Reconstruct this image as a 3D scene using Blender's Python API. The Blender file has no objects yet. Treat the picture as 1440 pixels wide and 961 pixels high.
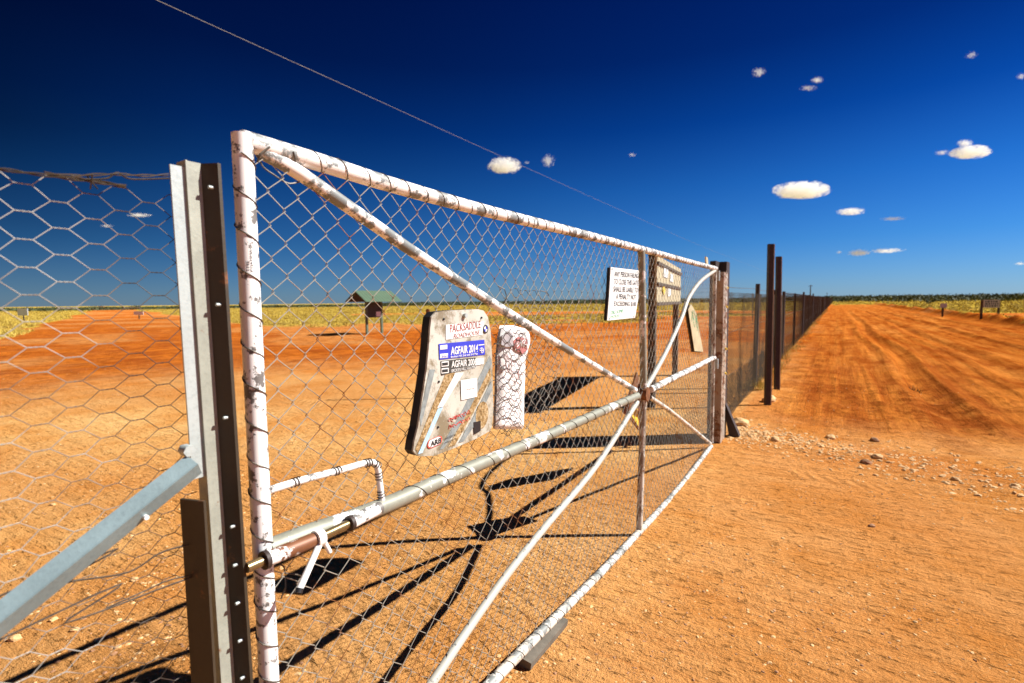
import bpy, math, random
import numpy as np
from mathutils import Vector, Matrix
random.seed(7); rng = np.random.default_rng(11)
R = math.radians
C = bpy.context.scene.collection
sc = bpy.context.scene
# ------------------------------------------------------------------ survey
F = 720.0
roll, pitch, yaw = math.atan(15/1440), math.atan(56/F), math.atan(455/F)
CH, D = 1.5, 1.02
fwd = np.array([-math.sin(yaw)*math.cos(pitch), math.cos(yaw)*math.cos(pitch), -math.sin(pitch)])
_r0 = np.array([math.cos(yaw), math.sin(yaw), 0.]); _u0 = np.cross(_r0, fwd)
rgt = _r0*math.cos(roll) - _u0*math.sin(roll); upv = _u0*math.cos(roll) + _r0*math.sin(roll)
EYE = np.array([0, 0, CH])
def ray(x, y): return fwd + rgt*(x-720)/F - upv*(y-480.5)/F
def gp(x, y, px=-D):                                   # point on a plane parallel to the fence
    v = ray(x, y); return EYE + v*((px)/v[0])
def gr(x, y, z=0.):                                    # point on the ground
    v = ray(x, y); return EYE + v*((z-CH)/v[2])
def V(a): return Vector([float(q) for q in a])
# ------------------------------------------------------------------ mesh helpers
class MB:
    def __init__(s): s.v = []; s.f = []; s.sm = []
    def add(s, vs, fs, smooth=False):
        b = len(s.v); s.v += [tuple(map(float, q)) for q in vs]
        s.f += [tuple(i+b for i in f) for f in fs]; s.sm += [smooth]*len(fs)
    def box(s, x0, x1, y0, y1, z0, z1):
        s.add([(x0,y0,z0),(x1,y0,z0),(x1,y1,z0),(x0,y1,z0),(x0,y0,z1),(x1,y0,z1),(x1,y1,z1),(x0,y1,z1)],
              [(0,3,2,1),(4,5,6,7),(0,1,5,4),(1,2,6,5),(2,3,7,6),(3,0,4,7)])
    def tube(s, pts, r, n=12, caps=True, closed=False):
        P = [Vector(map(float, p)) for p in pts]; m = len(P)
        rs = r if hasattr(r, '__len__') else [r]*m
        T = []
        for i in range(m):
            a = P[i-1] if (i > 0 or closed) else P[0]; b = P[(i+1) % m] if (i < m-1 or closed) else P[-1]
            t = (b-a); T.append(t.normalized() if t.length > 1e-9 else Vector((0,0,1)))
        ref = Vector((1,0,0)) if abs(T[0].x) < .8 else Vector((0,0,1))
        nrm = T[0].cross(ref).normalized(); vs = []
        for i in range(m):
            nrm = (nrm - T[i]*nrm.dot(T[i]))
            nrm = nrm.normalized() if nrm.length > 1e-6 else T[i].orthogonal().normalized()
            bn = T[i].cross(nrm)
            for k in range(n):
                a = 2*math.pi*k/n; vs.append(P[i] + (nrm*math.cos(a)+bn*math.sin(a))*rs[i])
        fs = []
        for i in range(m if closed else m-1):
            j = (i+1) % m
            for k in range(n):
                k2 = (k+1) % n; fs.append((i*n+k, i*n+k2, j*n+k2, j*n+k))
        s.add(vs, fs, n > 5)
        if caps and not closed:
            s.add(vs[:n], [tuple(range(n))[::-1]]); s.add(vs[-n:], [tuple(range(n))])
    def prism(s, poly, axis_vec, smooth=False):        # polygon (3d points) swept along a vector
        n = len(poly); a = [V(p) for p in poly]; b = [p+Vector(axis_vec) for p in a]
        s.add(a+b, [tuple(range(n)), tuple(range(2*n-1, n-1, -1))] + [(i, i+n, (i+1) % n+n, (i+1) % n) for i in range(n)])
    def build(s, name, mat, parent=None):
        me = bpy.data.meshes.new(name); me.from_pydata(s.v, [], s.f)
        me.polygons.foreach_set('use_smooth', s.sm); me.update()
        o = bpy.data.objects.new(name, me); C.objects.link(o)
        if mat: me.materials.append(mat)
        if parent:
            o.parent = parent; o.location = -parent.location   # parts are modelled in world space
        return o
def tag(o, label=None, cat=None, group=None, kind=None):
    if label: o['label'] = label
    if cat: o['category'] = cat
    if group: o['group'] = group
    if kind: o['kind'] = kind
    return o
def empty(name, loc, label, cat, group=None):
    o = bpy.data.objects.new(name, None); C.objects.link(o); o.location = V(loc); o.empty_display_size = .1
    return tag(o, label, cat, group)
def fast_mesh(name, verts, tris, mat, smooth=False, parent=None, k=3):
    me = bpy.data.meshes.new(name); verts = np.asarray(verts, np.float32); tris = np.asarray(tris, np.int32)
    me.vertices.add(len(verts)); me.vertices.foreach_set('co', verts.ravel())
    me.loops.add(tris.size); me.loops.foreach_set('vertex_index', tris.ravel())
    me.polygons.add(len(tris)); me.polygons.foreach_set('loop_start', np.arange(0, tris.size, k, dtype=np.int32))
    me.polygons.foreach_set('use_smooth', np.full(len(tris), smooth)); me.update(calc_edges=True)
    if mat: me.materials.append(mat)
    o = bpy.data.objects.new(name, me); C.objects.link(o)
    if parent: o.parent = parent; o.location = -parent.location
    return o
def catmull(P, n=8):
    P = [np.array(p, float) for p in P]; Q = [2*P[0]-P[1]]+P+[2*P[-1]-P[-2]]; out = []
    for i in range(1, len(Q)-2):
        for t in np.linspace(0, 1, n, endpoint=False):
            a, b, c, d = Q[i-1:i+3]
            out.append(.5*((2*b)+(-a+c)*t+(2*a-5*b+4*c-d)*t*t+(-a+3*b-3*c+d)*t**3))
    out.append(Q[-2]); return out
def resample(P, step):
    P = np.array(P); d = np.r_[0, np.cumsum(np.linalg.norm(np.diff(P, axis=0), axis=1))]
    t = np.arange(0, d[-1], step); return np.stack([np.interp(t, d, P[:, k]) for k in range(3)], 1)
def helix(mb, P, rad, pitch, wr=.0016, hand=1, phase=0., jit=.15, per=14, n=5):
    """tie wire wound round a pipe"""
    P = resample(P, pitch/per); m = len(P)
    if m < 4: return
    T = np.gradient(P, axis=0); T /= np.linalg.norm(T, axis=1)[:, None]
    X = np.array([1., 0, 0]); A = X-T*(T@X)[:, None]; A /= np.linalg.norm(A, axis=1)[:, None]; B = np.cross(T, A)
    i = np.arange(m); s = i*pitch/per
    a = hand*2*math.pi*i/per + phase + jit*np.sin(s*23+phase)+jit*np.sin(s*9.1)
    rr = rad+wr*.8+.0006*np.sin(s*57)
    Q = P + A*(np.cos(a)*rr)[:, None] + B*(np.sin(a)*rr)[:, None]
    mb.tube(Q, wr, n)
# value noise (numpy)
_tab = rng.random((256, 256))
def vnoise(x, y):
    xi = np.floor(x).astype(int); yi = np.floor(y).astype(int); fx = x-xi; fy = y-yi
    fx = fx*fx*(3-2*fx); fy = fy*fy*(3-2*fy)
    g = lambda a, b: _tab[a & 255, b & 255]
    return (g(xi, yi)*(1-fx)+g(xi+1, yi)*fx)*(1-fy)+(g(xi, yi+1)*(1-fx)+g(xi+1, yi+1)*fx)*fy
def fbm(x, y, o=4):
    s = 0; a = .5; t = 0
    for k in range(o): s = s+a*vnoise(x*2**k+17.3*k, y*2**k+5.1*k); t += a; a *= .5
    return s/t
def sstep(a, b, x): t = np.clip((x-a)/(b-a), 0, 1); return t*t*(3-2*t)
# ------------------------------------------------------------------ materials
def nmat(name):
    m = bpy.data.materials.new(name); m.use_nodes = True; nt = m.node_tree
    return m, nt, nt.nodes['Principled BSDF']
def N(nt, t, **kw):
    n = nt.nodes.new(t)
    for k, v in kw.items():
        if k in n.inputs.keys(): n.inputs[k].default_value = v
        else: setattr(n, k, v)
    return n
def noise(nt, scale, detail=6, rough=.6, vec=None, dist=0.):
    n = N(nt, 'ShaderNodeTexNoise', Scale=scale, Detail=detail, Roughness=rough, Distortion=dist)
    if vec is None: vec = nt.nodes.get('TC') or N(nt, 'ShaderNodeTexCoord', name='TC'); vec = vec.outputs['Object']
    nt.links.new(vec, n.inputs['Vector']); return n.outputs['Fac']
def ramp(nt, fac, stops, interp='LINEAR'):
    r = N(nt, 'ShaderNodeValToRGB'); r.color_ramp.interpolation = interp
    e = r.color_ramp.elements
    while len(e) < len(stops): e.new(.5)
    for i, (p, c) in enumerate(stops):
        e[i].position = p; e[i].color = (c, c, c, 1) if not hasattr(c, '__len__') else (*c, 1)
    nt.links.new(fac, r.inputs[0]); return r.outputs[0]
def mix(nt, fac, a, b, mode='MIX'):
    m = N(nt, 'ShaderNodeMix', data_type='RGBA', blend_type=mode)
    for s, v in ((0, fac), (6, a), (7, b)):
        if hasattr(v, 'links'): nt.links.new(v, m.inputs[s])
        elif s == 0: m.inputs[0].default_value = v
        else: m.inputs[s].default_value = (*v, 1)
    return m.outputs[2]
def mth(nt, op, a, b=None, clamp=False):
    m = N(nt, 'ShaderNodeMath', operation=op); m.use_clamp = clamp
    for i, v in enumerate((a, b)):
        if v is None: continue
        if hasattr(v, 'links'): nt.links.new(v, m.inputs[i])
        else: m.inputs[i].default_value = v
    return m.outputs[0]
def bump(nt, p, h, strength=.3, dist=.01):
    b = N(nt, 'ShaderNodeBump', Strength=strength, Distance=dist); nt.links.new(h, b.inputs['Height'])
    nt.links.new(b.outputs[0], p.inputs['Normal'])
def painted(name, lo=.60, paint=(.88,.88,.87), metal=(.22,.23,.22), scale=14, rust=0., dirt=.25, stretch=None):
    m, nt, p = nmat(name)
    tc = N(nt, 'ShaderNodeTexCoord', name='TC'); mp = N(nt, 'ShaderNodeMapping')
    nt.links.new(tc.outputs['Object'], mp.inputs[0])
    if stretch: mp.inputs['Scale'].default_value = stretch
    v = mp.outputs[0]
    n1 = noise(nt, scale, 9, .68, v); n2 = noise(nt, scale*5, 4, .6, v)
    f = mth(nt, 'ADD', n1, mth(nt, 'MULTIPLY', mth(nt, 'SUBTRACT', n2, .5), .28))
    chip = ramp(nt, f, [(lo-.006, 0.), (lo+.006, 1.)])
    d = noise(nt, 5, 6, .6); pc = mix(nt, ramp(nt, d, [(.4, 0.), (.75, dirt)]), paint, (.42,.27,.14))
    n3 = noise(nt, 30, 5, .7)
    mc = mix(nt, n3, tuple(c*.7 for c in metal), tuple(min(1, c*1.35) for c in metal))
    rm = ramp(nt, noise(nt, 11, 6, .7), [(.62-rust*.5, 0.), (.68-rust*.5, 1.)]) if rust else 0.
    if rust:
        mc = mix(nt, rm, mc, (.16,.055,.018))
        pc = mix(nt, ramp(nt, noise(nt, 8, 7, .7), [(.66-rust*.3, 0.), (.74-rust*.3, .8)]), pc, (.28,.10,.03))
    edge = ramp(nt, f, [(lo-.022, 0.), (lo-.005, .75), (lo-.003, 0.)])
    pc = mix(nt, edge, pc, (.12,.08,.05))
    nt.links.new(mix(nt, chip, pc, mc), p.inputs['Base Color'])
    nt.links.new(ramp(nt, chip, [(0, .42), (1, .5)]), p.inputs['Roughness'])
    nt.links.new(mth(nt, 'MULTIPLY', chip, .15), p.inputs['Metallic'])
    bump(nt, p, mth(nt, 'ADD', mth(nt, 'MULTIPLY', chip, -1.), mth(nt, 'MULTIPLY', n2, .25)), .5, .0012)
    return m
def galv(name, col=(.5,.52,.52), rust=.0, rough=.42, metal=.55, dark=.75, scale=9):
    m, nt, p = nmat(name)
    a = noise(nt, scale, 7, .65); b = noise(nt, max(scale*9, 60.), 3, .6)
    c = mix(nt, a, tuple(q*dark for q in col), tuple(min(1, q*1.2) for q in col))
    c = mix(nt, ramp(nt, b, [(.5, 0.), (.75, .35)]), c, tuple(q*.5 for q in col))
    if rust: c = mix(nt, ramp(nt, noise(nt, scale*1.7, 8, .7), [(.7-rust*.4, 0.), (.78-rust*.4, 1.)]), c, mix(nt, b, (.10,.035,.012), (.32,.12,.035)))
    nt.links.new(c, p.inputs['Base Color']); p.inputs['Roughness'].default_value = rough
    p.inputs['Metallic'].default_value = metal; bump(nt, p, b, .25, .002); return m
def plain(name, col, rough=.6, var=.2, scale=20, metal=0., bmp=0.):
    m, nt, p = nmat(name); a = noise(nt, scale, 6, .65)
    nt.links.new(mix(nt, ramp(nt, a, [(.3, 0.), (.7, 1.)]), tuple(c*(1-var) for c in col), tuple(min(1, c*(1+var)) for c in col)), p.inputs['Base Color'])
    p.inputs['Roughness'].default_value = rough; p.inputs['Metallic'].default_value = metal
    if bmp: bump(nt, p, a, bmp, .004)
    return m
M = dict(
    paint_post=painted('flaking_white_paint', .575, scale=24, metal=(.16,.15,.14), dirt=.1),
    paint_brace=painted('worn_white_paint', .50, scale=9, metal=(.20,.215,.21)),
    paint_top=painted('chipped_white_paint', .535, scale=11, dirt=.3, rust=.04),
    paint_mid=painted('weathered_paint', .44, scale=7, metal=(.25,.25,.20), dirt=.5),
    paint_bent=painted('greyish_white_paint', .62, paint=(.46,.46,.41), scale=14),
    paint_bottom=painted('scuffed_white_paint', .54, scale=13, dirt=.6, paint=(.66,.65,.60)),
    paint_stile=painted('patchy_grey_paint', .50, paint=(.6,.58,.52), metal=(.25,.2,.15), scale=14, rust=.18, stretch=(1,1,.5)),
    paint_rusty=painted('rusting_paint', .55, paint=(.36,.30,.25), metal=(.2,.15,.11), scale=9, rust=.35, dirt=.6),
    wire=galv('galvanised_wire', (.33,.31,.26), .45, .5, .15, scale=4),
    tie=plain('dark_tie_wire', (.075,.06,.045), .5, .4, 60, .4),
    
    netfar=plain('weathered_netting', (.075,.055,.03), .9, .4, 30),
    galv=galv('galvanised_steel', (.43,.48,.47), .04, .4, .12, scale=13),
    brown=galv('shade_darkened_brown_steel', (.045,.032,.018), .25, .6, .1),  # rusty brown steel; shade on the flange and lower plate painted into it
    zinc=galv('blueish_zinc_steel', (.27,.36,.38), .04, .4, .3, .6, scale=14),
    rust=plain('rusted_steel', (.20,.075,.025), .75, .5, 35, .15, .4),
    rod=galv('oily_steel_rod', (.26,.19,.09), .1, .3, .7),
    picket=plain('dark_picket_steel', (.035,.022,.018), .6, .4, 20, .1),
    pedge=plain('pale_picket_edge', (.42,.38,.30), .6, .3, 15),
    white=plain('white_enamel', (.80,.80,.77), .4, .04, 18),
    black=plain('black_backing', (.012,.012,.014), .5, .3, 20),
    ink=plain('black_ink', (.02,.02,.02), .6, .1), green_ink=plain('green_ink', (.03,.35,.16), .6, .1),
    red_ink=plain('red_ink', (.60,.07,.05), .6, .2, 80), blue_ink=plain('blue_sticker', (.035,.05,.50), .4, .1),
    fawn=plain('red_brown_ink', (.28,.05,.05), .6, .2), pale=plain('pale_sticker', (.78,.77,.74), .5, .05),
    char=plain('charcoal_sticker', (.05,.05,.045), .5, .5, 70),
    leaf=plain('dark_scrub_leaves', (.055,.070,.022), .8, .6, .15), bark=plain('scrub_bark', (.12,.08,.05), .8, .3, 3),
    rock=plain('pale_stone', (.62,.38,.17), .85, .35, 14, 0, .6), rock_red=plain('ochre_stone', (.34,.17,.08), .85, .35, 14, 0, .6),
    cream=plain('cream_board', (.46,.39,.24), .6, .25, 9), yellow=plain('yellow_paint', (.75,.50,.04), .5, .15, 14),
    roofg=galv('green_corrugated_roof', (.10,.16,.10), .0, .5, .1, scale=3), timber=plain('dark_timber', (.07,.05,.035), .8, .4, 8),
    postg=plain('green_post', (.10,.14,.09), .7, .3, 5), panel=plain('brown_panel', (.05,.055,.04), .7, .3, 4),
    sign_far=plain('pale_mauve_sign', (.50,.45,.46), .6, .15, 3), sign_blue=plain('pale_blue_sign', (.62,.70,.85), .6, .08, 3),
)
# left netting: bleached zinc, rusted dark in patches and where it meets the post
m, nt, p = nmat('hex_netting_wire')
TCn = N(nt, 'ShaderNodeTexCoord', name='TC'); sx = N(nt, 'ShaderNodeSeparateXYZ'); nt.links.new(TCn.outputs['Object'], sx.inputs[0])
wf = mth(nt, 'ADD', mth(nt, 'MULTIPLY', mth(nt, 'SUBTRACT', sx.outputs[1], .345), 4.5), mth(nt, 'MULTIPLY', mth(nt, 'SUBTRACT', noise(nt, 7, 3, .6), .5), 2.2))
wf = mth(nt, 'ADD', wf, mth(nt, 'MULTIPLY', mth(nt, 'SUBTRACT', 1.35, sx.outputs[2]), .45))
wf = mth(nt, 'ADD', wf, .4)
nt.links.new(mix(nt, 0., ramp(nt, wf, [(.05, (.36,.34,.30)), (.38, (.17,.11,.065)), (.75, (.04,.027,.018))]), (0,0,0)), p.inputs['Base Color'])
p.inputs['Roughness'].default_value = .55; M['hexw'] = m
# battered plastic of the sticker board: streaks of grime
m, nt, p = nmat('grimy_cream_plastic')
a = noise(nt, 9, 9, .7); b = noise(nt, 60, 5, .75); s = noise(nt, 3, 3, .5)
c = mix(nt, ramp(nt, s, [(.35, 0.), (.65, 1.)]), (.38,.35,.28), (.54,.53,.47))
c = mix(nt, ramp(nt, mth(nt, 'ADD', mth(nt, 'MULTIPLY', a, .7), mth(nt, 'MULTIPLY', b, .3)), [(.485, 0.), (.58, .85)]), c, (.17,.13,.07))
nt.links.new(c, p.inputs['Base Color']); p.inputs['Roughness'].default_value = .38; M['grime'] = m
m, nt, p = nmat('lichen_band'); a = noise(nt, 90, 6, .8)
nt.links.new(ramp(nt, a, [(.38, (.10,.06,.02)), (.52, (.34,.22,.09)), (.66, (.62,.52,.36))]), p.inputs['Base Color']); M['lichen'] = m
M['greyband'] = plain('grey_band', (.22,.25,.25), .4, .35, 40); M['ltblue'] = plain('light_blue_scuff', (.40,.60,.78), .4, .25, 40)
M['wrap'] = plain('white_wrapping', (.80,.78,.76), .55, .08, 25, 0, .5)
m, nt, p = nmat('dry_grass'); a = noise(nt, .22, 7, .7)
nt.links.new(ramp(nt, a, [(.34, (.30,.20,.05)), (.5, (.46,.33,.055)), (.68, (.56,.43,.09))]), p.inputs['Base Color'])
p.inputs['Roughness'].default_value = .9; M['grass'] = m
# ------------------------------------------------------------------ ground
def h_ground(x, y):
    r = np.hypot(x, y)
    h = (fbm(x*.35, y*.35, 4)-.5)*.05*sstep(8, 20, r)*(1-sstep(60, 120, r))+(fbm(x*1.7+9, y*1.7, 3)-.5)*.010
    # the road beside the fence: long wheel ruts
    tr = sstep(6.2, 9.5, y)*sstep(-.6, .2, x)*(1-sstep(7, 8, x))
    wob = (fbm(x*0+3, y*.11, 2)-.5)*.5
    prof = fbm((x+wob)*6.5, y*.035+2, 3)-.5
    h = h+tr*prof*.07
    for c, w in ((1.3, .16), (2.9, .18), (4.4, .16), (5.9, .2)):
        d = (x+wob-c); h = h+tr*(-.075*np.exp(-(d/w)**2)+.040*np.exp(-((np.abs(d)-w*1.9)/(w*.7))**2))
    h = h+.42*np.exp(-((x-8.0+.5*(fbm(y*.2, x*0, 2)-.5))/.45)**2)*sstep(11, 20, y)*(.6+.8*fbm(x*.6, y*.6, 3))
    h = h+.07*(fbm(x*2.4, y*2.4, 4)-.5)*np.exp(-((x-.7)/1.5)**2-((y-9.2)/2.4)**2)*2
    # soft spoil along the fence foot
    h = h+.07*np.exp(-((x+.75)/.5)**2)*sstep(6.6, 8.5, y)*fbm(x*2, y*1.3, 3)
    # traffic lines through the gateway (running across the fence line)
    cr = (1-sstep(5.2, 6.4, y))*sstep(-9, -6, x)
    h = h+cr*(fbm(x*.22, y*8.5+.25*np.sin(x), 3)-.5)*.016
    # gravel windrow
    g = np.exp(-((y-(6.05-.35*(x+.5)))/.38)**2)*sstep(-1.1, -.5, x)
    h = h+g*(.02+.05*(fbm(x*5, y*5, 3)-.4))
    h = h+.105*np.exp(-((x+2.2)**2/.8+(y-.6)**2/.5))
    return h
def zones(x, y):
    r = np.hypot(x, y)
    wide = fbm(x*.035+4, y*.035+8, 4); n1 = fbm(x*.22, y*.22, 4)
    # crossing road leading away from the gate
    ax, ay = math.sin(R(-71)), math.cos(R(-71)); t = (x+1)*ax+(y-3)*ay; o = -(x+1)*ay+(y-3)*ax
    o = o+(fbm(t*.04, o*0+1, 2)-.5)*5
    road = (1-sstep(4.5, 7.5, np.abs(o)))*(t > 0)
    left = x < -1
    g = np.where(left, sstep(24, 46, r+(n1-.5)*26+(wide-.5)*18-6*sstep(0, 40, y)), sstep(7.6, 9.4, x+(n1-.5)*3.2))
    g = g*(1-road)
    patch = sstep(.44, .56, wide+.35*(n1-.5)); near = 1-sstep(60, 130, r)
    g = g*(1-near*.75*(1-patch))
    g = np.where(left, g*sstep(1, 6, -x), g)
    end = sstep(85, 170, y+(n1-.5)*70)*sstep(-3, 0, x)
    g = np.maximum(g, end*(.75+.25*patch)); g = np.maximum(g, sstep(110, 200, r)*.9*(1-road*.8)*((x < -6) | (x > 8.5) | (y > 170)))
    red = sstep(8, 17, r)*(.55+.45*sstep(.42, .56, n1))+.35*sstep(.55, .68, fbm(x*.9+3, y*.9, 4))*sstep(4, 6, y)*(x > -1)
    trk = sstep(6, 8, y)*sstep(-1.2, -.2, x)*(1-sstep(6.8, 7.8, x))
    clod_shade = np.exp(-((x-.9)/1.6)**2-((y-9)/2.6)**2)+np.exp(-((x-8.)/.7)**2)*sstep(14, 22, y)*1.0+.8*np.exp(-((x+.5)/.5)**2)*sstep(9, 12, y)+.7*sstep(9, 16, r)*(x < -3)*(1-sstep(60, 90, r))  # real clods, plus shade painted into the colour along the berm
    return np.clip(g, 0, 1), np.clip(red, 0, 1), trk, np.clip(clod_shade, 0, 1)
view = math.atan2(fwd[0], fwd[1])
ang = np.concatenate([np.linspace(view-R(52), view+R(52), 640), np.linspace(view+R(52), view+R(308), 60)[1:-1]])
rad = np.concatenate([[.25], .4*np.exp(np.arange(0, 1, .0125/9.9)*9.9)]); rad = rad[rad < 7800]; rad = np.append(rad, 9000)
AA, RR = np.meshgrid(ang, rad); gx = np.sin(AA)*RR; gy = np.cos(AA)*RR
hz = h_ground(gx, gy)*(1-sstep(150, 500, RR))
na, nr = len(ang), len(rad)
verts = np.stack([gx, gy, hz], -1).reshape(-1, 3); verts = np.vstack([verts, [[0, 0, float(h_ground(np.array([0.]), np.array([0.]))[0])]]])
ii, jj = np.meshgrid(np.arange(nr-1), np.arange(na), indexing='ij'); j2 = (jj+1) % na
q = np.stack([ii*na+jj, ii*na+j2, (ii+1)*na+j2, (ii+1)*na+jj], -1).reshape(-1, 4)[:, ::-1]
tris = np.vstack([q[:, [0, 1, 2]], q[:, [0, 2, 3]]])
fan = np.array([[len(verts)-1, (j+1) % na, j] for j in range(na)]); tris = np.vstack([tris, fan])
mg, nt, p = nmat('red_desert_earth')
at = N(nt, 'ShaderNodeAttribute', attribute_name='zone'); sep = N(nt, 'ShaderNodeSeparateColor'); nt.links.new(at.outputs['Color'], sep.inputs[0])
G, RD, TK = sep.outputs
tc = N(nt, 'ShaderNodeTexCoord', name='TC'); obj = tc.outputs['Object']
def mapped(sx, sy):
    mp = N(nt, 'ShaderNodeMapping'); nt.links.new(obj, mp.inputs[0]); mp.inputs['Scale'].default_value = (sx, sy, 1); return mp.outputs[0]
sx_ = noise(nt, 1, 7, .66, mapped(.9, 9.)); sy_ = noise(nt, 1, 8, .72, mapped(4.2, .14)); sz_ = noise(nt, 1, 6, .7, mapped(1.1, .05))
n_m = noise(nt, 1.3, 8, .62); n_f = noise(nt, 55, 6, .75); n_s = noise(nt, 9, 6, .7); n_l = noise(nt, .33, 4, .5)
tan = mix(nt, ramp(nt, n_m, [(.36, 0.), (.64, 1.)]), (.60,.235,.055), (.76,.37,.13))
tan = mix(nt, ramp(nt, sx_, [(.50, 0.), (.68, .45)]), tan, (.74,.37,.13))
tan = mix(nt, ramp(nt, sx_, [(.28, .5), (.42, 0.)]), tan, (.42,.125,.022))
lt = N(nt, 'ShaderNodeMapRange'); sp_ = N(nt, 'ShaderNodeSeparateXYZ'); nt.links.new(obj, sp_.inputs[0]); nt.links.new(sp_.outputs[0], lt.inputs[0])
lt.inputs[1].default_value = -.6; lt.inputs[2].default_value = -1.8
pale = mix(nt, ramp(nt, n_m, [(.36, 0.), (.64, 1.)]), (.68,.31,.085), (.80,.49,.19))
tan = mix(nt, mth(nt, 'MULTIPLY', lt.outputs[0], .8), tan, pale)
tan = mix(nt, ramp(nt, n_l, [(.42, 0.), (.62, .45)]), tan, (.50,.155,.026))
redc = mix(nt, ramp(nt, noise(nt, .9, 8, .7), [(.38, 0.), (.60, 1.)]), (.32,.050,.002), (.60,.150,.010))
redc = mix(nt, ramp(nt, n_s, [(.50, 0.), (.75, .5)]), redc, (.40,.09,.012))
base = mix(nt, mth(nt, 'MULTIPLY', RD, .9), tan, redc)
tk = mix(nt, ramp(nt, sy_, [(.36, 0.), (.60, 1.)]), (.33,.065,.007), (.62,.20,.030))
tk = mix(nt, ramp(nt, sz_, [(.50, 0.), (.62, .7)]), tk, (.72,.28,.055))
tk = mix(nt, ramp(nt, n_s, [(.54, 0.), (.68, .6)]), tk, (.27,.05,.006))
tk = mix(nt, ramp(nt, noise(nt, .7, 8, .72, mapped(1.6, .55)), [(.47, 0.), (.60, .85)]), tk, (.27,.048,.005))
base = mix(nt, mth(nt, 'MULTIPLY', TK, .9), base, tk)
clod_shade = mth(nt, 'MULTIPLY', ramp(nt, noise(nt, 2.2, 8, .75), [(.49, 0.), (.56, 1.)]), ramp(nt, at.outputs['Alpha'], [(0, 0.), (1, 1.)]))
base = mix(nt, mth(nt, 'MULTIPLY', clod_shade, .75), base, (.22,.050,.008))
gc = mix(nt, ramp(nt, noise(nt, .5, 6, .7), [(.35, 0.), (.65, 1.)]), (.36,.22,.022), (.58,.42,.07))
gn = mth(nt, 'ADD', G, mth(nt, 'MULTIPLY', mth(nt, 'SUBTRACT', noise(nt, .8, 7, .75), .5), 1.1))
base = mix(nt, ramp(nt, gn, [(.38, 0.), (.62, 1.)]), base, gc)
# grit: pale and dark grains
vo = N(nt, 'ShaderNodeTexVoronoi', Scale=95.); nt.links.new(obj, vo.inputs['Vector'])
gr1 = mth(nt, 'MULTIPLY', ramp(nt, vo.outputs['Distance'], [(.16, 1.), (.26, 0.)]), ramp(nt, n_s, [(.46, 0.), (.66, 1.)]))
NR = mth(nt, 'SUBTRACT', 1., mth(nt, 'MULTIPLY', mth(nt, 'MAXIMUM', RD, mth(nt, 'MAXIMUM', TK, G)), .8))
base = mix(nt, mth(nt, 'MULTIPLY', gr1, NR), base, (.74,.45,.19))
base = mix(nt, ramp(nt, n_f, [(.26, .9), (.40, 0.)]), base, (.20,.060,.012))
base = mix(nt, mth(nt, 'MULTIPLY', ramp(nt, n_f, [(.58, 0.), (.72, .8)]), NR), base, (.80,.45,.16))
nt.links.new(base, p.inputs['Base Color']); p.inputs['Roughness'].default_value = .95; p.inputs['Specular IOR Level'].default_value = .0
hh = mth(nt, 'ADD', mth(nt, 'MULTIPLY', n_f, .35), mth(nt, 'MULTIPLY', n_s, .8))
hh = mth(nt, 'ADD', hh, mth(nt, 'MULTIPLY', mth(nt, 'MULTIPLY', sx_, mth(nt, 'SUBTRACT', 1., TK)), .85))
hh = mth(nt, 'ADD', hh, mth(nt, 'MULTIPLY', mth(nt, 'MULTIPLY', sy_, TK), 1.6))
hh = mth(nt, 'ADD', hh, mth(nt, 'MULTIPLY', gr1, .25))
pit = ramp(nt, noise(nt, 24, 5, .65, mapped(.55, 1.3)), [(.30, 0.), (.42, 1.)])
hh = mth(nt, 'ADD', hh, mth(nt, 'MULTIPLY', pit, .8))
def rng_(sock, a, b, c, d):
    q = N(nt, 'ShaderNodeMapRange'); nt.links.new(sock, q.inputs[0])
    for k_, v_ in enumerate((a, b, c, d)): q.inputs[k_+1].default_value = v_
    return q.outputs[0]
wv = N(nt, 'ShaderNodeTexWave', Scale=1., Distortion=2.2, Detail=2.); wv.bands_direction = 'DIAGONAL'; nt.links.new(mapped(5.5, 3.), wv.inputs[0])
yw = mth(nt, 'ADD', sp_.outputs[1], mth(nt, 'MULTIPLY', n_l, .5))
tread = 0.
for yc_ in (4.3, 5.2):
    dd = mth(nt, 'ABSOLUTE', mth(nt, 'SUBTRACT', yw, yc_)); mk = rng_(dd, .05, .11, 1., 0.); tread = mth(nt, 'ADD', mk, tread)
tread = mth(nt, 'MULTIPLY', tread, ramp(nt, n_m, [(.48, 0.), (.58, 1.)]))
hh = mth(nt, 'ADD', hh, mth(nt, 'MULTIPLY', mth(nt, 'MULTIPLY', wv.outputs['Fac'], tread), .26))
bump(nt, p, hh, 1., .06)
ground = fast_mesh('ground', verts, tris, mg, True); tag(ground, kind='structure')
g, rd, tk_, cl_ = zones(verts[:, 0], verts[:, 1])
ca = ground.data.color_attributes.new('zone', 'FLOAT_COLOR', 'POINT')
ca.data.foreach_set('color', np.stack([g, rd, tk_, cl_], 1).astype(np.float32).ravel())
def gz(x, y): return float((h_ground(np.array([float(x)]), np.array([float(y)]))*(1-sstep(150, 500, np.hypot(x, y))))[0])
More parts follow.
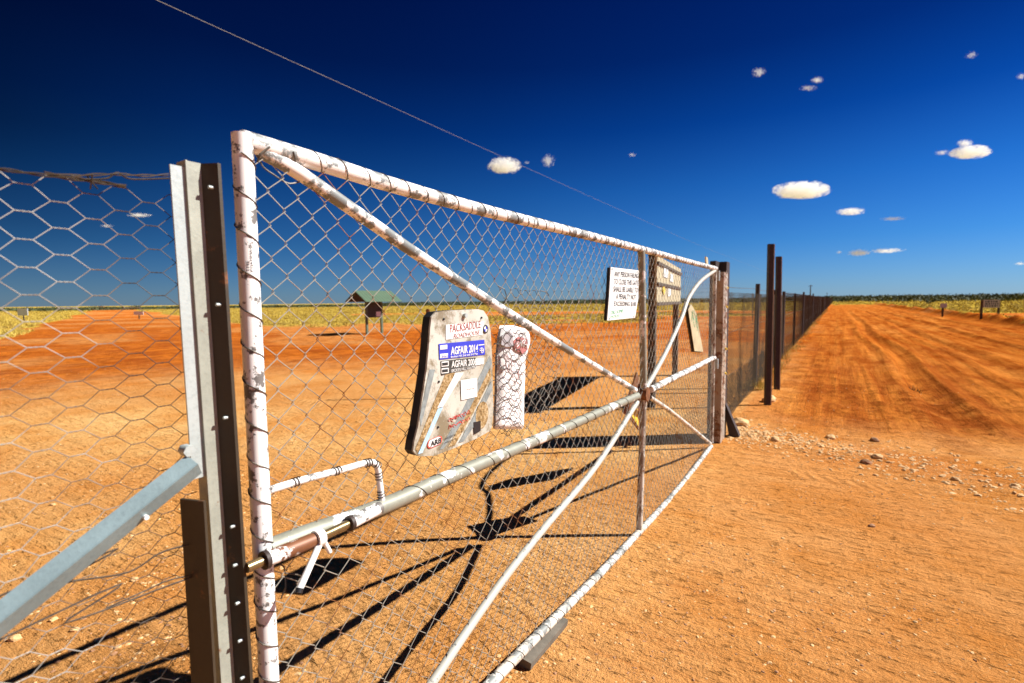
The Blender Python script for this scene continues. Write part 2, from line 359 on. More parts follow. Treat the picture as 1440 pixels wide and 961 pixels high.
# ------------------------------------------------------------------ loose stones
def ico():
    t = (1+5**.5)/2
    v = np.array([(-1,t,0),(1,t,0),(-1,-t,0),(1,-t,0),(0,-1,t),(0,1,t),(0,-1,-t),(0,1,-t),(t,0,-1),(t,0,1),(-t,0,-1),(-t,0,1)])/math.hypot(1, t)
    f = np.array([(0,11,5),(0,5,1),(0,1,7),(0,7,10),(0,10,11),(1,5,9),(5,11,4),(11,10,2),(10,7,6),(7,1,8),(3,9,4),(3,4,2),(3,2,6),(3,6,8),(3,8,9),(4,9,5),(2,4,11),(6,2,10),(8,6,7),(9,8,1)])
    return v, f
IV, IF = ico()
def stones(name, xy, size, mat, label, cat='stones', flat=.6):
    n = len(xy); v = np.repeat(IV[None], n, 0)*(1+.38*(rng.random((n, 12, 1))-.5))
    v = v*np.stack([np.ones(n), .55+.45*rng.random(n), flat*(.6+.5*rng.random(n))], 1)[:, None]
    a = rng.random(n)*6.28; c, s = np.cos(a)[:, None], np.sin(a)[:, None]
    vx = v[..., 0]*c-v[..., 1]*s; vy = v[..., 0]*s+v[..., 1]*c; v = np.stack([vx, vy, v[..., 2]], -1)*size[:, None, None]
    z = h_ground(xy[:, 0], xy[:, 1])-size*.05
    v += np.stack([xy[:, 0], xy[:, 1], z], 1)[:, None]
    f = IF[None]+(np.arange(n)*12)[:, None, None]
    o = fast_mesh(name, v.reshape(-1, 3), f.reshape(-1, 3), mat); return tag(o, label, cat, kind='stuff')
def scatter_view(n, r0, r1, x0, x1):
    r = r0*np.exp(rng.random(n)*math.log(r1/r0)); a = view+(rng.random(n)-.5)*2*R(52)
    return np.stack([np.sin(a)*r, np.cos(a)*r], 1)
xy = scatter_view(40000, 1.3, 16, 0, 0); dens = fbm(xy[:, 0]*1.1+3, xy[:, 1]*1.1, 3)
keep = (rng.random(len(xy)) < sstep(.38, .62, dens)*np.where(xy[:, 0] < -1.3, .8, .55)); xy = xy[keep]
sz = (.0022+.0085*rng.random(len(xy))**3.5)*np.where(xy[:, 0] < -1.3, 1.2, 1.); h = rng.random(len(xy)) < .55
stones('pale_gravel', xy[h], sz[h]*1.15, M['rock'], 'small pale pebbles sprinkled over the orange dirt')
stones('dark_gravel', xy[~h], sz[~h], M['rock_red'], 'small rust coloured pebbles sprinkled over the orange dirt')
n = 4600; t = rng.random(n)**1.7; bx = -.95+t*3.2; by = 6.05-.36*(bx+.5)+rng.normal(0, .24+.16*t, n)
wx = stones('gravel_windrow', np.stack([bx, by], 1), .0035+.024*rng.random(n)**5, M['rock'], 'band of broken pale gravel across the dirt right of the gate', 'gravel')
def rock(px, py, size, mat, label, group=None, sq=(1, .8, .6)):
    g0 = gr(px, py); v, f = IV.copy(), IF
    vs = [Vector(q) for q in v]; fs = [tuple(q) for q in f]
    me = bpy.data.meshes.new('rock'); me.from_pydata(vs, [], fs)
    import bmesh
    bm = bmesh.new(); bm.from_mesh(me); bmesh.ops.subdivide_edges(bm, edges=bm.edges, cuts=2, use_grid_fill=True)
    sd = random.random()*99; ang = random.random()*6.28
    for q in bm.verts:
        c = q.co.normalized(); k = 1+.55*(float(fbm(np.array([c.x*1.3+sd]), np.array([c.y*1.3+c.z*1.7+sd]), 3)[0])-.5)
        c = Vector((round(c.x*2.3)/2.3*.4+c.x*.6, round(c.y*2.3)/2.3*.4+c.y*.6, c.z))*k
        q.co = Vector((c.x*sq[0], c.y*sq[1], c.z*sq[2]))*size
    bm.to_mesh(me); bm.free(); me.materials.append(mat)
    o = bpy.data.objects.new('rock', me); C.objects.link(o); o.rotation_euler.z = ang
    o.location = (g0[0], g0[1], gz(g0[0], g0[1])+size*sq[2]*.35); return tag(o, label, 'rock', group)
rock(1082, 567, .11, M['rock'], 'large pale rock leaning against the foot of the tallest free picket', None, (1, .7, .6))
rock(1041, 598, .10, M['rock'], 'pale flat-faced rock just right of the rusty gate post foot')
rock(1230, 621, .045, M['rock_red'], 'dark rock on the road beyond the gravel band')
rock(1234, 647, .045, M['rock'], 'pale low rock at the right of the gravel band')
rock(1218, 653, .042, M['rock_red'], 'dark round rock at the right end of the gravel band')
rock(1226, 740, .022, M['rock_red'], 'small dark stone alone on the smooth dirt in front of the gravel')
rock(1168, 617, .05, M['rock'], 'pale rock at the back edge of the gravel band')
rock(1090, 622, .05, M['rock'], 'pale angular rock at the left of the gravel band')
rock(1428, 689, .035, M['rock'], 'pale stone at the right edge of the photo by the gravel line')
rock(1343, 678, .03, M['rock'], 'pale stone in the thin right tail of the gravel band')
rock(22, 916, .026, M['rock'], 'pale rock by the brace shadow in the lower left corner')
rock(76, 885, .018, M['rock'], 'small pale rock just above the long brace shadow at left')
rock(107, 906, .018, M['rock'], 'pale rock lying on the long brace shadow at left')
rock(190, 822, .020, M['rock'], 'pale rock under the netting behind the steel brace')
rock(74, 710, .020, M['rock'], 'pale rock above the steel brace at left')
rock(216, 834, .015, M['rock'], 'small pale rock under the netting beside the channel post')
rock(138, 926, .012, M['rock'], 'tiny white stone below the long brace shadow at left')
rock(168, 940, .014, M['rock'], 'small pale stone beside the black patch of shade at lower left')
# ------------------------------------------------------------------ the gate
gate = empty('farm_gate', (-D, 5.4, 0), 'long white painted pipe gate with chain link mesh and eight radiating bars', 'gate')
X0 = -D
TL, TR = (.607, 1.846), (5.37, 1.803)
top_px = [(343,198),(450,229),(560,263),(680,296),(800,325),(903,351),(960,366),(1007,378)]
def path(px, pl=X0, n=6): return catmull([gp(x, y, pl) for x, y in px], n)
top = path(top_px); 
bot = catmull([(X0, .6, .155), (X0, 1.444, .105), (X0, 2.25, .075), (X0, 3.12, .047), (X0, 4.3, .05), (X0, 5.37, .055)], 6)
bot_px = [(690,961),(738,912),(800,850),(850,800),(899,748),(950,692),(1000,628)]
bot = [np.array((X0, .6, .165))]+path(bot_px)
bot[0][2] = bot[1][2]+.03
def zt(y): return np.interp(y, [q[1] for q in top], [q[2] for q in top])
def zb(y): return np.interp(y, [q[1] for q in bot], [q[2] for q in bot])
hub = gp(905, 554)
mb = MB(); L = [(X0, .607, zt(.62)+.012), (X0, .607, .15)]; mb.tube(L, .0200, 24); mb.build('stile', M['paint_post'], gate)
top2 = [np.array((X0, .607, zt(.62)))]+top; mb = MB(); mb.tube(top2, .0205, 20); mb.build('top_rail', M['paint_top'], gate)
mb = MB(); mb.tube(bot, .0205, 20); mb.build('bottom_rail', M['paint_bottom'], gate)
mb = MB(); mb.tube([(X0, 5.37, zt(5.3)), (X0, 5.375, .055)], .019, 16); mb.build('stile', M['paint_stile'], gate)
midL = path([(376,773),(430,752),(490,731),(560,703),(620,676),(700,642),(780,608),(850,577),(896,557)])
midR = path([(915,548),(950,530),(975,518),(1004,503)])
mb = MB(); mb.tube(midL, .0225, 20); mb.build('middle_rail', M['paint_mid'], gate)
mb = MB(); mb.tube(midR, .0225, 20); mb.build('middle_rail', M['paint_top'], gate)
mp_t = gp(902, 352); mp_b = gp(899, 744)
mb = MB(); mb.tube([mp_t, hub+[0, 0, .04]], .0225, 18); mb.build('upright', M['paint_mid'], gate)
mb = MB(); mb.tube([hub-[0, 0, .04], mp_b], .0205, 18); mb.build('upright', M['paint_stile'], gate)
dTL = path([(366,212),(420,243),(520,312),(600,367),(700,431),(800,493),(893,549)])
mb = MB(); mb.tube(dTL, .0165, 18); mb.build('brace', M['paint_brace'], gate)
dTR = path([(1005,381),(985,396),(968,420),(958,448),(938,492),(922,522),(908,546)])
mb = MB(); mb.tube(dTR, .0165, 18); mb.build('bent_brace', M['paint_bent'], gate)
dBL = path([(896,566),(840,653),(770,737),(714,807),(657,887),(610,957),(560,1030),(470,1180)])
mb = MB(); mb.tube(dBL, .0150, 18); mb.build('brace', M['paint_bent'], gate)
dBR = path([(914,559),(950,584),(999,624)])
mb = MB(); mb.tube(dBR, .0155, 18); mb.build('brace', M['paint_bottom'], gate)
mb = MB(); mb.tube([hub+[.03, 0, 0], hub-[.03, 0, 0]], .045, 8); mb.build('hub_plate', M['rust'], gate)
mb = MB(); q = gp(995, 377); mb.prism([(X0, q[1]-.10, q[2]+.02), (X0, q[1]-.02, q[2]+.01), (X0, q[1]-.06, q[2]+.09), (X0, q[1]-.13, q[2]+.095)], (.012, 0, 0)); mb.build('lifting_lug', M['cream'], gate)
# hinges at the far stile
for hp in ((1008, 388), (1006, 512)):
    q = gp(*hp); mb = MB(); mb.tube([(X0+.01, q[1]+.02, q[2]-.05), (X0+.01, q[1]+.02, q[2]+.05)], .016, 10)
    mb.box(X0-.005, X0+.012, q[1], q[1]+.34, q[2]-.012, q[2]+.012); mb.build('hinge', M['galv'], gate)
# small handle loop
lp = path([(380,689),(430,674),(480,661),(512,652),(525,651),(531,659),(534,680),(537,704)], X0+.004, 7)
mb = MB(); mb.tube(lp, .0085, 12); mb.build('handle_loop', M['paint_post'], gate)
mb = MB()
for k in np.linspace(.10, .95, 6):
    mb = MB(); i = int(k*(len(lp)-2)); a, b = lp[i], lp[i+1]; helix(mb, [a, a+(b-a)/np.linalg.norm(b-a)*.022], .0085, .008, .0014, 1, k*7, 0, 10, 5)
    mb.build('tie_wire', M['tie'], gate)
# chain link
pw, rows = .0352, 47
W = MB()
ycol = np.arange(.607+.012, 5.37, pw)
vs_, fs_ = [], []
def wires(mb, pts_list, r, n=4):
    for P in pts_list: mb.tube(P, r, n, caps=False)
for i, y0 in enumerate(ycol[:-1]):
    y1 = ycol[i+1]; P = []
    for j in range(rows+1):
        side = (j+i) % 2; y = y1+.0012 if side else y0-.0012
        v = j/rows; zz = zb(y)+.012+(zt(y)-zb(y)-.03)*v
        dy = .010*(fbm(np.array([y*2.1]), np.array([v*4.]), 2)[0]-.5)*2; dz = .012*(fbm(np.array([y*2.3+7]), np.array([v*5.]), 2)[0]-.5)*2
        bul = .012*(fbm(np.array([y*1.1+3]), np.array([v*2.]), 2)[0]-.5)
        e = math.sin(math.pi*v)**.3
        xx = X0+bul+(.0028 if side else -.0028)
        P.append((xx, y+dy*e, zz+dz*e-.0025)); P.append((xx-(.0056 if side else -.0056), y+dy*e, zz+dz*e+.0025))
    W.tube(P, .0011, 5, caps=False)
W.build('chain_link_mesh', M['wire'], gate)
# tie wires wound along the pipes
mb = MB()
helix(mb, [(X0, .607, 1.80), (X0, .607, .16)], .0200, .079, .0014, -1, .6)
NX = lambda: (mb.build('tie_wire', M['tie'], gate), MB())[1]
mb = NX()
helix(mb, resample(top2, .05)[2:], .0205, .0715, .0012, 1, 0)
mb = NX(); helix(mb, resample(bot, .05)[1:], .0205, .072, .0013, 1, 1)
mb = NX(); helix(mb, resample(midL, .05)[8:-2], .0225, .115, .0014, 1, 2, .5)
mb = NX(); helix(mb, midR, .024, .125, .0012, 1, 2)
mb = NX(); helix(mb, [(X0, 5.375, 1.7), (X0, 5.375, .1)], .019, .075, .0016, 1, 2)
mb.build('tie_wire', M['tie'], gate)
# loose twisted ends of wire near the corner
mb = MB()
mb.tube(catmull([gp(345,186), gp(362,206), gp(368,232), gp(385,246), gp(405,258), gp(421,256)], 5), .0018, 5)
mb.build('loose_wire', M['tie'], gate); mb = MB(); mb.tube(catmull([gp(372,213), gp(379,207, X0+.02), gp(366,217, X0+.03), gp(362,228, X0+.02)], 5), .0022, 5)
for a_, b_ in (((390,790),(401,806)), ((401,806),(428,812)), ((401,812),(395,842)), ((700,402),(712,415)), ((712,415),(706,428)), ((760,409),(772,416)), ((766,420),(758,432))):
    mb.build('loose_wire', M['tie'], gate); mb = MB(); p0, p1 = gp(*a_), gp(*b_); mb.tube([p0, (p0+p1)/2+[.01, 0, .004], p1], .0017, 5)
mb.build('loose_wire', M['tie'], gate)
# darker hexagonal repair netting behind the wrapped bundle
def hexnet(mb, y0, y1, z0f, z1f, cw, rh, tl, r, x, n=4, ztop=None, jit=.004, mask=None, twist=None, seed=0.):
    nc = int((y1-y0)/cw); 
    def pt(c, s, side):                                # column c, slot s, side -1/1 ends of the twist
        yc = y0+c*cw; zc = z0f+(s+(.5 if c % 2 else 0))*rh
        jy = (fbm(np.array([yc*5+seed]), np.array([zc*5.]), 2)[0]-.5)*jit*4; jz = (fbm(np.array([yc*6+9+seed]), np.array([zc*6.]), 2)[0]-.5)*jit*4
        jx = (fbm(np.array([yc*2+5+seed]), np.array([zc*2.]), 2)[0]-.5)*.03
        return np.array([x+jx, yc+side*tl/2+jy, zc+jz])
    ns = int((z1f-z0f)/rh)
    for c in range(nc):
        for s in range(ns):
            a, b = pt(c, s, -1), pt(c, s, 1)
            if mask and not mask(b[1], b[2]): continue
            if twist and twist(a[1]):
                k = 9; d = b-a
                for ph in (0, math.pi):
                    P = [a+d*t+np.array([math.cos(ph+t*9.4), 0, math.sin(ph+t*9.4)])*r*.9*math.sin(math.pi*min(max(t, .06), .94))**.3 for t in np.linspace(0, 1, k)]
                    mb.tube(P, r*.8, 4, False)
            else: mb.tube([a, b], r*1.35, n, False)
            s2 = s if c % 2 else s-1
            for q in (s2, s2+1):
                if 0 <= q < ns and c+1 < nc: e = pt(c+1, q, -1); mb.tube([b, (b+e)/2+[0, 0, 0.0], e], r, n, False)
mb = MB()
inpatch = lambda y, z: (1.50 < y < 2.05 and .98 < z < 1.56 and (y-1.76)**2/.09+(z-1.25)**2/.10 < 1)
hexnet(mb, 1.48, 2.1, .95, 1.6, .036, .034, .018, .0011, X0-.012, 4, jit=.006, mask=inpatch, seed=3)
mb.build('repair_netting', M['tie'], gate)
# ------------------------------------------------------------------ slide bolt
bolt = empty('slide_bolt', gp(415, 770, X0+.05), 'rusty sliding bolt with a white drop handle under the middle rail', 'bolt')
XB = X0+.034
b0, b1 = gp(347, 799, XB), gp(372, 788, XB); b2 = gp(445, 758, XB); b3 = gp(492, 736, XB); b4 = gp(536, 717, XB)
ax_ = (b3-b1)/np.linalg.norm(b3-b1)
mb = MB(); mb.tube([b0, b1, b2, b3], .0105, 14); mb.build('rod', M['rod'], bolt)
mb = MB(); mb.tube([b1+ax_*.004, b2-ax_*.004], .0165, 18); mb.build('sleeve', painted('rusty_white_sleeve', .46, metal=(.18,.07,.03), scale=13, rust=.3), bolt)
mb = MB(); mb.tube([b3, b4+[-.006, 0, .004]], .0165, 18); mb.build('sleeve', M['paint_post'], bolt)
mb = MB(); mb.tube([b1-ax_*.003, b1+ax_*.006], .0195, 16); mb.build('collar', M['picket'], bolt); mb = MB(); mb.tube([b3-ax_*.004, b3+ax_*.006], .0185, 16); mb.build('collar', M['picket'], bolt)
mb = MB(); k0 = gp(448, 757, XB+.004); mb.tube([k0-ax_*.009, k0+ax_*.009], .0195, 16); mb.build('boss', M['white'], bolt)
mb = MB(); mb.tube([gp(449, 766, XB+.012), gp(434, 800, XB+.03), gp(421, 829, XB+.04)], .0075, 14); mb.build('drop_handle', M['white'], bolt)
mb = MB(); mb.tube([gp(421.5, 827, XB+.04), gp(419.5, 834, XB+.042)], .0083, 14); mb.build('handle_tip', M['black'], bolt)
mb = MB(); mb.tube([gp(456, 762, XB+.006), gp(464, 777, XB+.01)], .0055, 12); mb.build('stub', M['white'], bolt)
# ------------------------------------------------------------------ writing helpers
def text_part(txt, o0, ou, ov, mat, parent, name='lettering', lift=.0012, thick=.0, font_shear=0., bold=0.0, align='FIT'):
    """lay flat text: o0 = lower-left, ou = lower-right, ov = upper-left (world points)"""
    cu = bpy.data.curves.new('t', 'FONT'); cu.body = txt; cu.size = 1; cu.shear = font_shear; cu.offset = bold; cu.resolution_u = 3
    to = bpy.data.objects.new('t', cu); C.objects.link(to); dg = bpy.context.evaluated_depsgraph_get(); dg.update()
    me = bpy.data.meshes.new_from_object(to.evaluated_get(dg)); bpy.data.objects.remove(to); bpy.data.curves.remove(cu)
    n = len(me.vertices); co = np.empty(n*3, np.float32); me.vertices.foreach_get('co', co); co = co.reshape(-1, 3)
    mn, mx = co[:, :2].min(0), co[:, :2].max(0)
    if '\n' not in txt: mn[1] = min(mn[1], 0) if mn[1] < -.05 else 0
    uv = (co[:, :2]-mn)/(mx-mn)
    o0, ou, ov = (np.array(q, float) for q in (o0, ou, ov)); nn = np.cross(ou-o0, ov-o0); nn /= np.linalg.norm(nn)
    w = o0+uv[:, :1]*(ou-o0)+uv[:, 1:]*(ov-o0)+nn*lift
    if parent: w = w-np.array(parent_world(parent))
    me.vertices.foreach_set('co', w.astype(np.float32).ravel()); me.materials.clear(); me.materials.append(mat); me.update()
    o = bpy.data.objects.new(name, me); C.objects.link(o)
    o.parent = parent; return o
def parent_world(p):
    v = Vector(p.location)
    while p.parent: p = p.parent; v = v+p.location
    return tuple(v)
def poly_slab(px, xf, th, name, mat, parent, rnd=0):
    """an outline on the plane x=xf, thickened backwards"""
    P = [gp(x, y, xf) for x, y in px]; mb = MB(); mb.prism([tuple(q) for q in P][::1], (-th, 0, 0)); o = mb.build(name, mat, parent)
    return o
def sticker(px, xf, name, mat, parent, lift): return poly_slab(px, xf+lift, .0007, name, mat, parent)
# make sure normals point outwards for prisms
# ------------------------------------------------------------------ sticker board (left sign)
XS = X0+.045
board = empty('sticker_board', gp(640, 540, XS), 'battered cream plastic board covered in travel and fair stickers, wired to the gate', 'sign')
out = [(613,439),(630,437),(650,436),(672,435),(680,437),(686,446),(690,466),(692,500),(693,540),(694,575),(692,600),(688,607),(668,618),(640,630),(612,641),(592,642),(585,640),(581,634),(583,620),(588,600),(594,560),(600,520),(603,490),(605,462),(607,446)]
out = [(x, y) for x, y in out]
poly_slab([(x-1, y) for x, y in out], XS-.006, .030, 'casing', M['black'], board)
poly_slab(out, XS, .006, 'face', M['grime'], board)
def band(px, mat, nm, l): sticker(px, XS, nm, mat, board, l)
band([(604,520),(612,520),(592,600),(590,588)], M['greyband'], 'grey_stripe', .0012)
band([(628,522),(641,522),(588,637),(584,632)], M['lichen'], 'lichen_stripe', .0012)
band([(640,526),(652,524),(623,572),(615,574)], M['pale'], 'pale_stripe', .0022)
band([(616,575),(623,573),(594,637),(588,639)], M['ltblue'], 'blue_stripe', .0022)
band([(689,500),(692,512),(660,580),(624,631),(618,633),(650,578)], M['greyband'], 'grey_stripe', .0012)
band([(689,518),(691,530),(665,582),(640,626),(630,629),(658,580)], M['lichen'], 'lichen_stripe', .0016)
band([(691,536),(692,549),(668,598),(652,621),(645,623),(664,590)], M['greyband'], 'grey_stripe', .0020)
el = [(678+9*math.cos(t)-3*math.sin(t)*0, 584+19*math.sin(t)-4*math.cos(t)) for t in np.linspace(0, 6.28, 15)[:-1]]
band(el, M['lichen'], 'worn_patch', .0026)
band([(666,594),(676,592),(676,606),(667,611)], M['black'], 'dark_patch', .0032)
st = empty('name_sticker', (0, 0, 0), None, None); bpy.data.objects.remove(st)
def quad(o, w, h):  # o=lower-left px, w=vector px, h=vector px
    return [o, (o[0]+w[0], o[1]+w[1]), (o[0]+w[0]+h[0], o[1]+w[1]+h[1]), (o[0]+h[0], o[1]+h[1])]
def tx(t, ll, lr, ul, mat, parent, xf, lift, **k): return text_part(t, gp(*ll, xf), gp(*lr, xf), gp(*ul, xf), mat, parent, lift=lift, **k)
a = sticker([(627,478),(678,471),(681,452),(676,453),(627,457)], XS, 'white_sticker', M['pale'], board, .0016)
tx('PACKSADDLE', (632,468), (676,461), (631,457), M['fawn'], board, XS, .0026, font_shear=.2)
tx('ROADHOUSE', (637,476), (674,470), (637,470), M['fawn'], board, XS, .0026, font_shear=.2)
# round black and white emblem
def disc(cx, cy, rx, ry, mat, nm, l, a0=0, a1=2*math.pi, k=20):
    P = [(cx+rx*math.cos(t), cy-ry*math.sin(t)) for t in np.linspace(a0, a1, k)[:(-1 if a1-a0 > 6.2 else None)]]
    if a1-a0 < 6.2: P.append((cx, cy))
    return sticker(P[::-1], XS, nm, mat, board, l)
disc(683, 463, 3.6, 6, M['ink'], 'round_emblem', .0028)
for q in range(4): disc(683, 463, 2.3, 4, M['pale'] if q % 2 else M['blue_ink'], 'emblem_quarter', .0036, q*math.pi/2, (q+1)*math.pi/2, 6)
sticker([(617,484),(681,478),(682,499),(618,506)][::-1], XS, 'blue_sticker', M['blue_ink'], board, .0020)
tx('AGFAIR 2014', (633,499), (671,494.5), (633,488), M['white'], board, XS, .0030, bold=.02)
tx('Broken Hill 2nd and 3rd May', (633,504.5), (671,499.5), (633,500.5), M['white'], board, XS, .0030, bold=.01)
sticker([(619,486),(629,485),(629,491),(619,492)][::-1], XS, 'pale_label', M['pale'], board, .0030)
sticker([(619,498),(630,497),(630,503),(619,504)][::-1], XS, 'pale_label', M['pale'], board, .0030)
tx('Elders', (620,503), (629,502), (620,499.5), M['blue_ink'], board, XS, .0040)
disc(677.5, 493, 3, 4, M['pale'], 'round_emblem', .0030); disc(677.5, 493, 2.4, 3.3, M['blue_ink'], 'emblem_ring', .0038)
sticker([(674.9,492.6),(680.1,492.2),(680.1,493.2),(674.9,493.6)][::-1], XS, 'emblem_bar', M['pale'], board, .0046)
sticker([(677.1,489.8),(677.9,489.8),(677.9,496.4),(677.1,496.4)][::-1], XS, 'emblem_bar', M['pale'], board, .0046)
sticker([(673,485),(681,484.2),(681,485.4),(673,486.2)][::-1], XS, 'pale_label', M['pale'], board, .0030)
sticker([(620,508),(669,503),(669,517),(621,528)][::-1], XS, 'black_sticker', M['char'], board, .0020)
tx('AGFAIR 2006', (634,517), (669,513), (634,507.5), M['pale'], board, XS, .0030, bold=.015)
tx('BROKEN HILL 5 & 6 MAY', (634,524), (669,517.5), (634,519.5), M['pale'], board, XS, .0030)
for yy in (509, 518.5): 
    sticker([(621,yy),(631,yy-1),(631,yy+6),(621,yy+7)][::-1], XS, 'pale_label', M['pale'], board, .0030)
    sticker([(622,yy+1.5),(630,yy+.6),(630,yy+4.6),(622,yy+5.5)][::-1], XS, 'dark_label', M['ink'], board, .0038)
sticker([(669,505),(680,503.5),(680,512),(670,514)][::-1], XS, 'white_sticker', M['white'], board, .0032)
sticker([(648,535),(671,532),(671,558),(649,563)][::-1], XS, 'white_sticker', M['white'], board, .0030)
tx('bogong', (655,549), (666,547), (655,546.5), M['fawn'], board, XS, .0040)
for k, (ll, lr) in enumerate((((629,594),(664,581)), ((629,603),(664,591)))):
    tx(('NORTHERN', 'TERRITORY')[k] if False else ('ROAD TRIP', 'OUTBACK')[k], ll, lr, (ll[0], ll[1]-7), M['red_ink'], board, XS, .0030, name='red_scrawl', bold=.01) if False else None
# red scrawl: unreadable brush strokes, kept as strokes
def strokes(cx0, cy0, cx1, cy1, hgt, n, mat, parent, xf, w=.0012, nm='scrawl'):
    mb = MB()
    for i in range(n):
        t = i/n; x = cx0+(cx1-cx0)*t; y = cy0+(cy1-cy0)*t
        P = [gp(x+random.uniform(-1, 2.2)*1.1+j*1.1, y-random.uniform(0, 1)*hgt, xf) for j in range(4)]
        mb.tube(P, w, 4, False)
    return mb.build(nm, mat, parent)
strokes(629, 595, 660, 582, 7, 15, M['red_ink'], board, XS+.0015, .0011, 'red_scrawl')
strokes(630, 604, 660, 592, 6, 12, M['red_ink'], board, XS+.0015, .0011, 'red_scrawl')
# ARB rounded label
lab = [(602,622),(604,619),(618,613),(621,614),(622,618),(621,622),(619,625),(605,631),(602,630),(601,627)]
sticker(lab[::-1], XS, 'red_border_label', M['red_ink'], board, .0026)
cx = sum(a for a, b in lab)/len(lab); cy = sum(b for a, b in lab)/len(lab)
sticker([(cx+(a-cx)*.86, cy+(b-cy)*.84) for a, b in lab][::-1], XS, 'label_face', M['pale'], board, .0034)
tx('ARB', (603.6,628.4), (619.2,622), (603.8,621), M['ink'], board, XS, .0042, bold=.04)
tx('4x4 ACCESSORIES', (624,619), (640,612.5), (624,616), M['ink'], board, XS, .0030)
tx('www.arb.com', (624,624), (640,617.5), (624,621.5), M['ink'], board, XS, .0030)
mb = MB(); 
for px_, py_ in ((654,444),): q = gp(px_, py_, XS+.004); mb.tube([q-[.006, 0, 0], q+[.006, 0, 0]], .0075, 14)
mb.build('bolt_head', M['galv'], board)
mb = MB()
for px_, py_ in ((624,449),(677,447),(617,537),(616,601)):
    q = gp(px_, py_, XS+.001); mb = MB(); mb.tube([q-[.006, 0, 0], q+[.002, 0, 0]], .0035, 10); mb.build('screw', M['black'], board)
# ------------------------------------------------------------------ wrapped bundle
XW = X0+.02
wr = empty('wrapped_sheet', gp(718, 530, XW), 'tall white sheet crinkled under dark chicken wire, hung beside the sticker board', 'sheet')
outw = [(705,459),(712,456),(722,459),(733,459),(743,464),(746,472),(744,486),(739,500),(737,520),(736,545),(735,575),(735,600),(729,605),(712,606),(697,603),(698,585),(699,560),(699,530),(700,505),(702,490),(703,475)]
P = [gp(x, y, XW) for x, y in outw]; cen = np.mean(P, 0)
import bmesh
bm = bmesh.new(); mbw = MB(); ny, nz = 13, 34; grid = {}
lft = lambda y: np.interp(y, [457,475,505,560,604], [707,703,700,699,697]); rt = lambda y: np.interp(y, [457,464,472,486,500,520,600], [722,741,745,744,739,737,735])
vv = []
for j in range(nz+1):
    for i in range(ny+1):
        py = 458+(604-458)*j/nz; px_ = lft(py)+(rt(py)-lft(py))*i/ny; q = gp(px_, py, XW)
        edge = min(i, ny-i, j, nz-j); cr = .007*(fbm(np.array([q[1]*26]), np.array([q[2]*26]), 3)[0]-.35)
        q = q+np.array([cr+(.012 if edge > 0 else -.004)+(.003 if edge > 1 else 0), 0, 0]); vv.append(q)
ff = [(j*(ny+1)+i, (j+1)*(ny+1)+i, (j+1)*(ny+1)+i+1, j*(ny+1)+i+1) for j in range(nz) for i in range(ny)]
mbw.add(vv, ff, True); nb = len(vv); mbw.add([q*[0, 1, 1]+[XW-.012, 0, 0] for q in vv], [f[::-1] for f in ff])
mbw.build('sheet', M['wrap'], wr)
mb = MB(); 
def inw(y, z):
    q = np.array([XW+.03, y, z])-EYE; zz = q@fwd; px_ = 720+F*(q@rgt)/zz; py = 480.5-F*(q@upv)/zz
    return 457 < py < 606 and lft(py)-2 < px_ < rt(py)+2
hexnet(mb, 1.44, 1.84, .98, 1.46, .036, .034, .017, .0011, XW+.024, 5, jit=.008, mask=inw, seed=8)
hexnet(mb, 1.455, 1.84, .99, 1.46, .058, .062, .03, .0010, XW+.027, 5, jit=.012, mask=inw, seed=28)
mb.build('chicken_wire', M['tie'], wr)
def onwrap(px, nm, mat): 
    P = [gp(x, y, XW+.022) for x, y in px]; mb = MB(); mb.prism(P, (-.003, 0, 0)); return mb.build(nm, mat, wr)
onwrap([(722,480),(729,474),(741,477),(742,492),(735,498),(724,492)], 'red_patch', plain('dull_red_patch', (.36,.13,.12), .6, .3, 60))
onwrap([(706,474),(714,465),(721,469),(722,488),(712,488),(705,485)], 'grey_shading', plain('painted_grey_shading', (.36,.33,.34), .6, .2, 60))  # grey shading of the sheet, painted on as a flat patch
strokes(724, 493, 739, 490, 15, 9, M['pale'], wr, XW+.024, .0013, 'white_scrawl')
strokes(708, 520, 730, 552, 30, 9, plain('faded_red_ink', (.60,.36,.34), .6, .2), wr, XW+.022, .0009, 'faded_scrawl')
# ------------------------------------------------------------------ "any person" notice
XN = X0+.035
notice = empty('warning_notice', gp(878, 412, XN), 'white rectangular notice in thin black capitals about closing the gate, left of the upright', 'sign')
nq = [(859,376),(898,380.5),(897.5,420),(893,447),(854,451),(857,412)]
poly_slab([(x-1.6, y+.3) for x, y in nq], XN-.004, .014, 'backing_board', M['black'], notice)
poly_slab(nq, XN, .003, 'plate', M['white'], notice)
lines = ['ANY PERSON FAILING', 'TO CLOSE THIS GATE', 'SHALL BE LIABLE TO', 'A PENALTY NOT', 'EXCEEDING $100']
xs = [(863.5, 897.3), (863, 897), (862.2, 896.6), (866, 894), (863, 894)]
for k, t in enumerate(lines):
    by = 389+k*10.6; l, r_ = xs[k]; slope = (.075-.016*k)*(r_-l)
    tx(t, (l, by), (r_, by+slope), (l+.5, by-7.6), M['ink'], notice, XN, .0015, bold=.004)
tx('DIG SOME', (858.5,442.5), (876,439.5), (859,437.5), M['green_ink'], notice, XN, .0015, font_shear=.2)
tx('HOLES', (858,447.5), (871,445.8), (858.4,443.8), M['green_ink'], notice, XN, .0015, font_shear=.2)
mb = MB()
for px_, py_ in ((861,378.4),(896,382.5),(857,448),(891.5,444.8)):
    q = gp(px_, py_, XN+.001); mb = MB(); mb.tube([q-[.003, 0, 0], q+[.002, 0, 0]], .006, 10); mb.build('screw', M['galv'], notice)
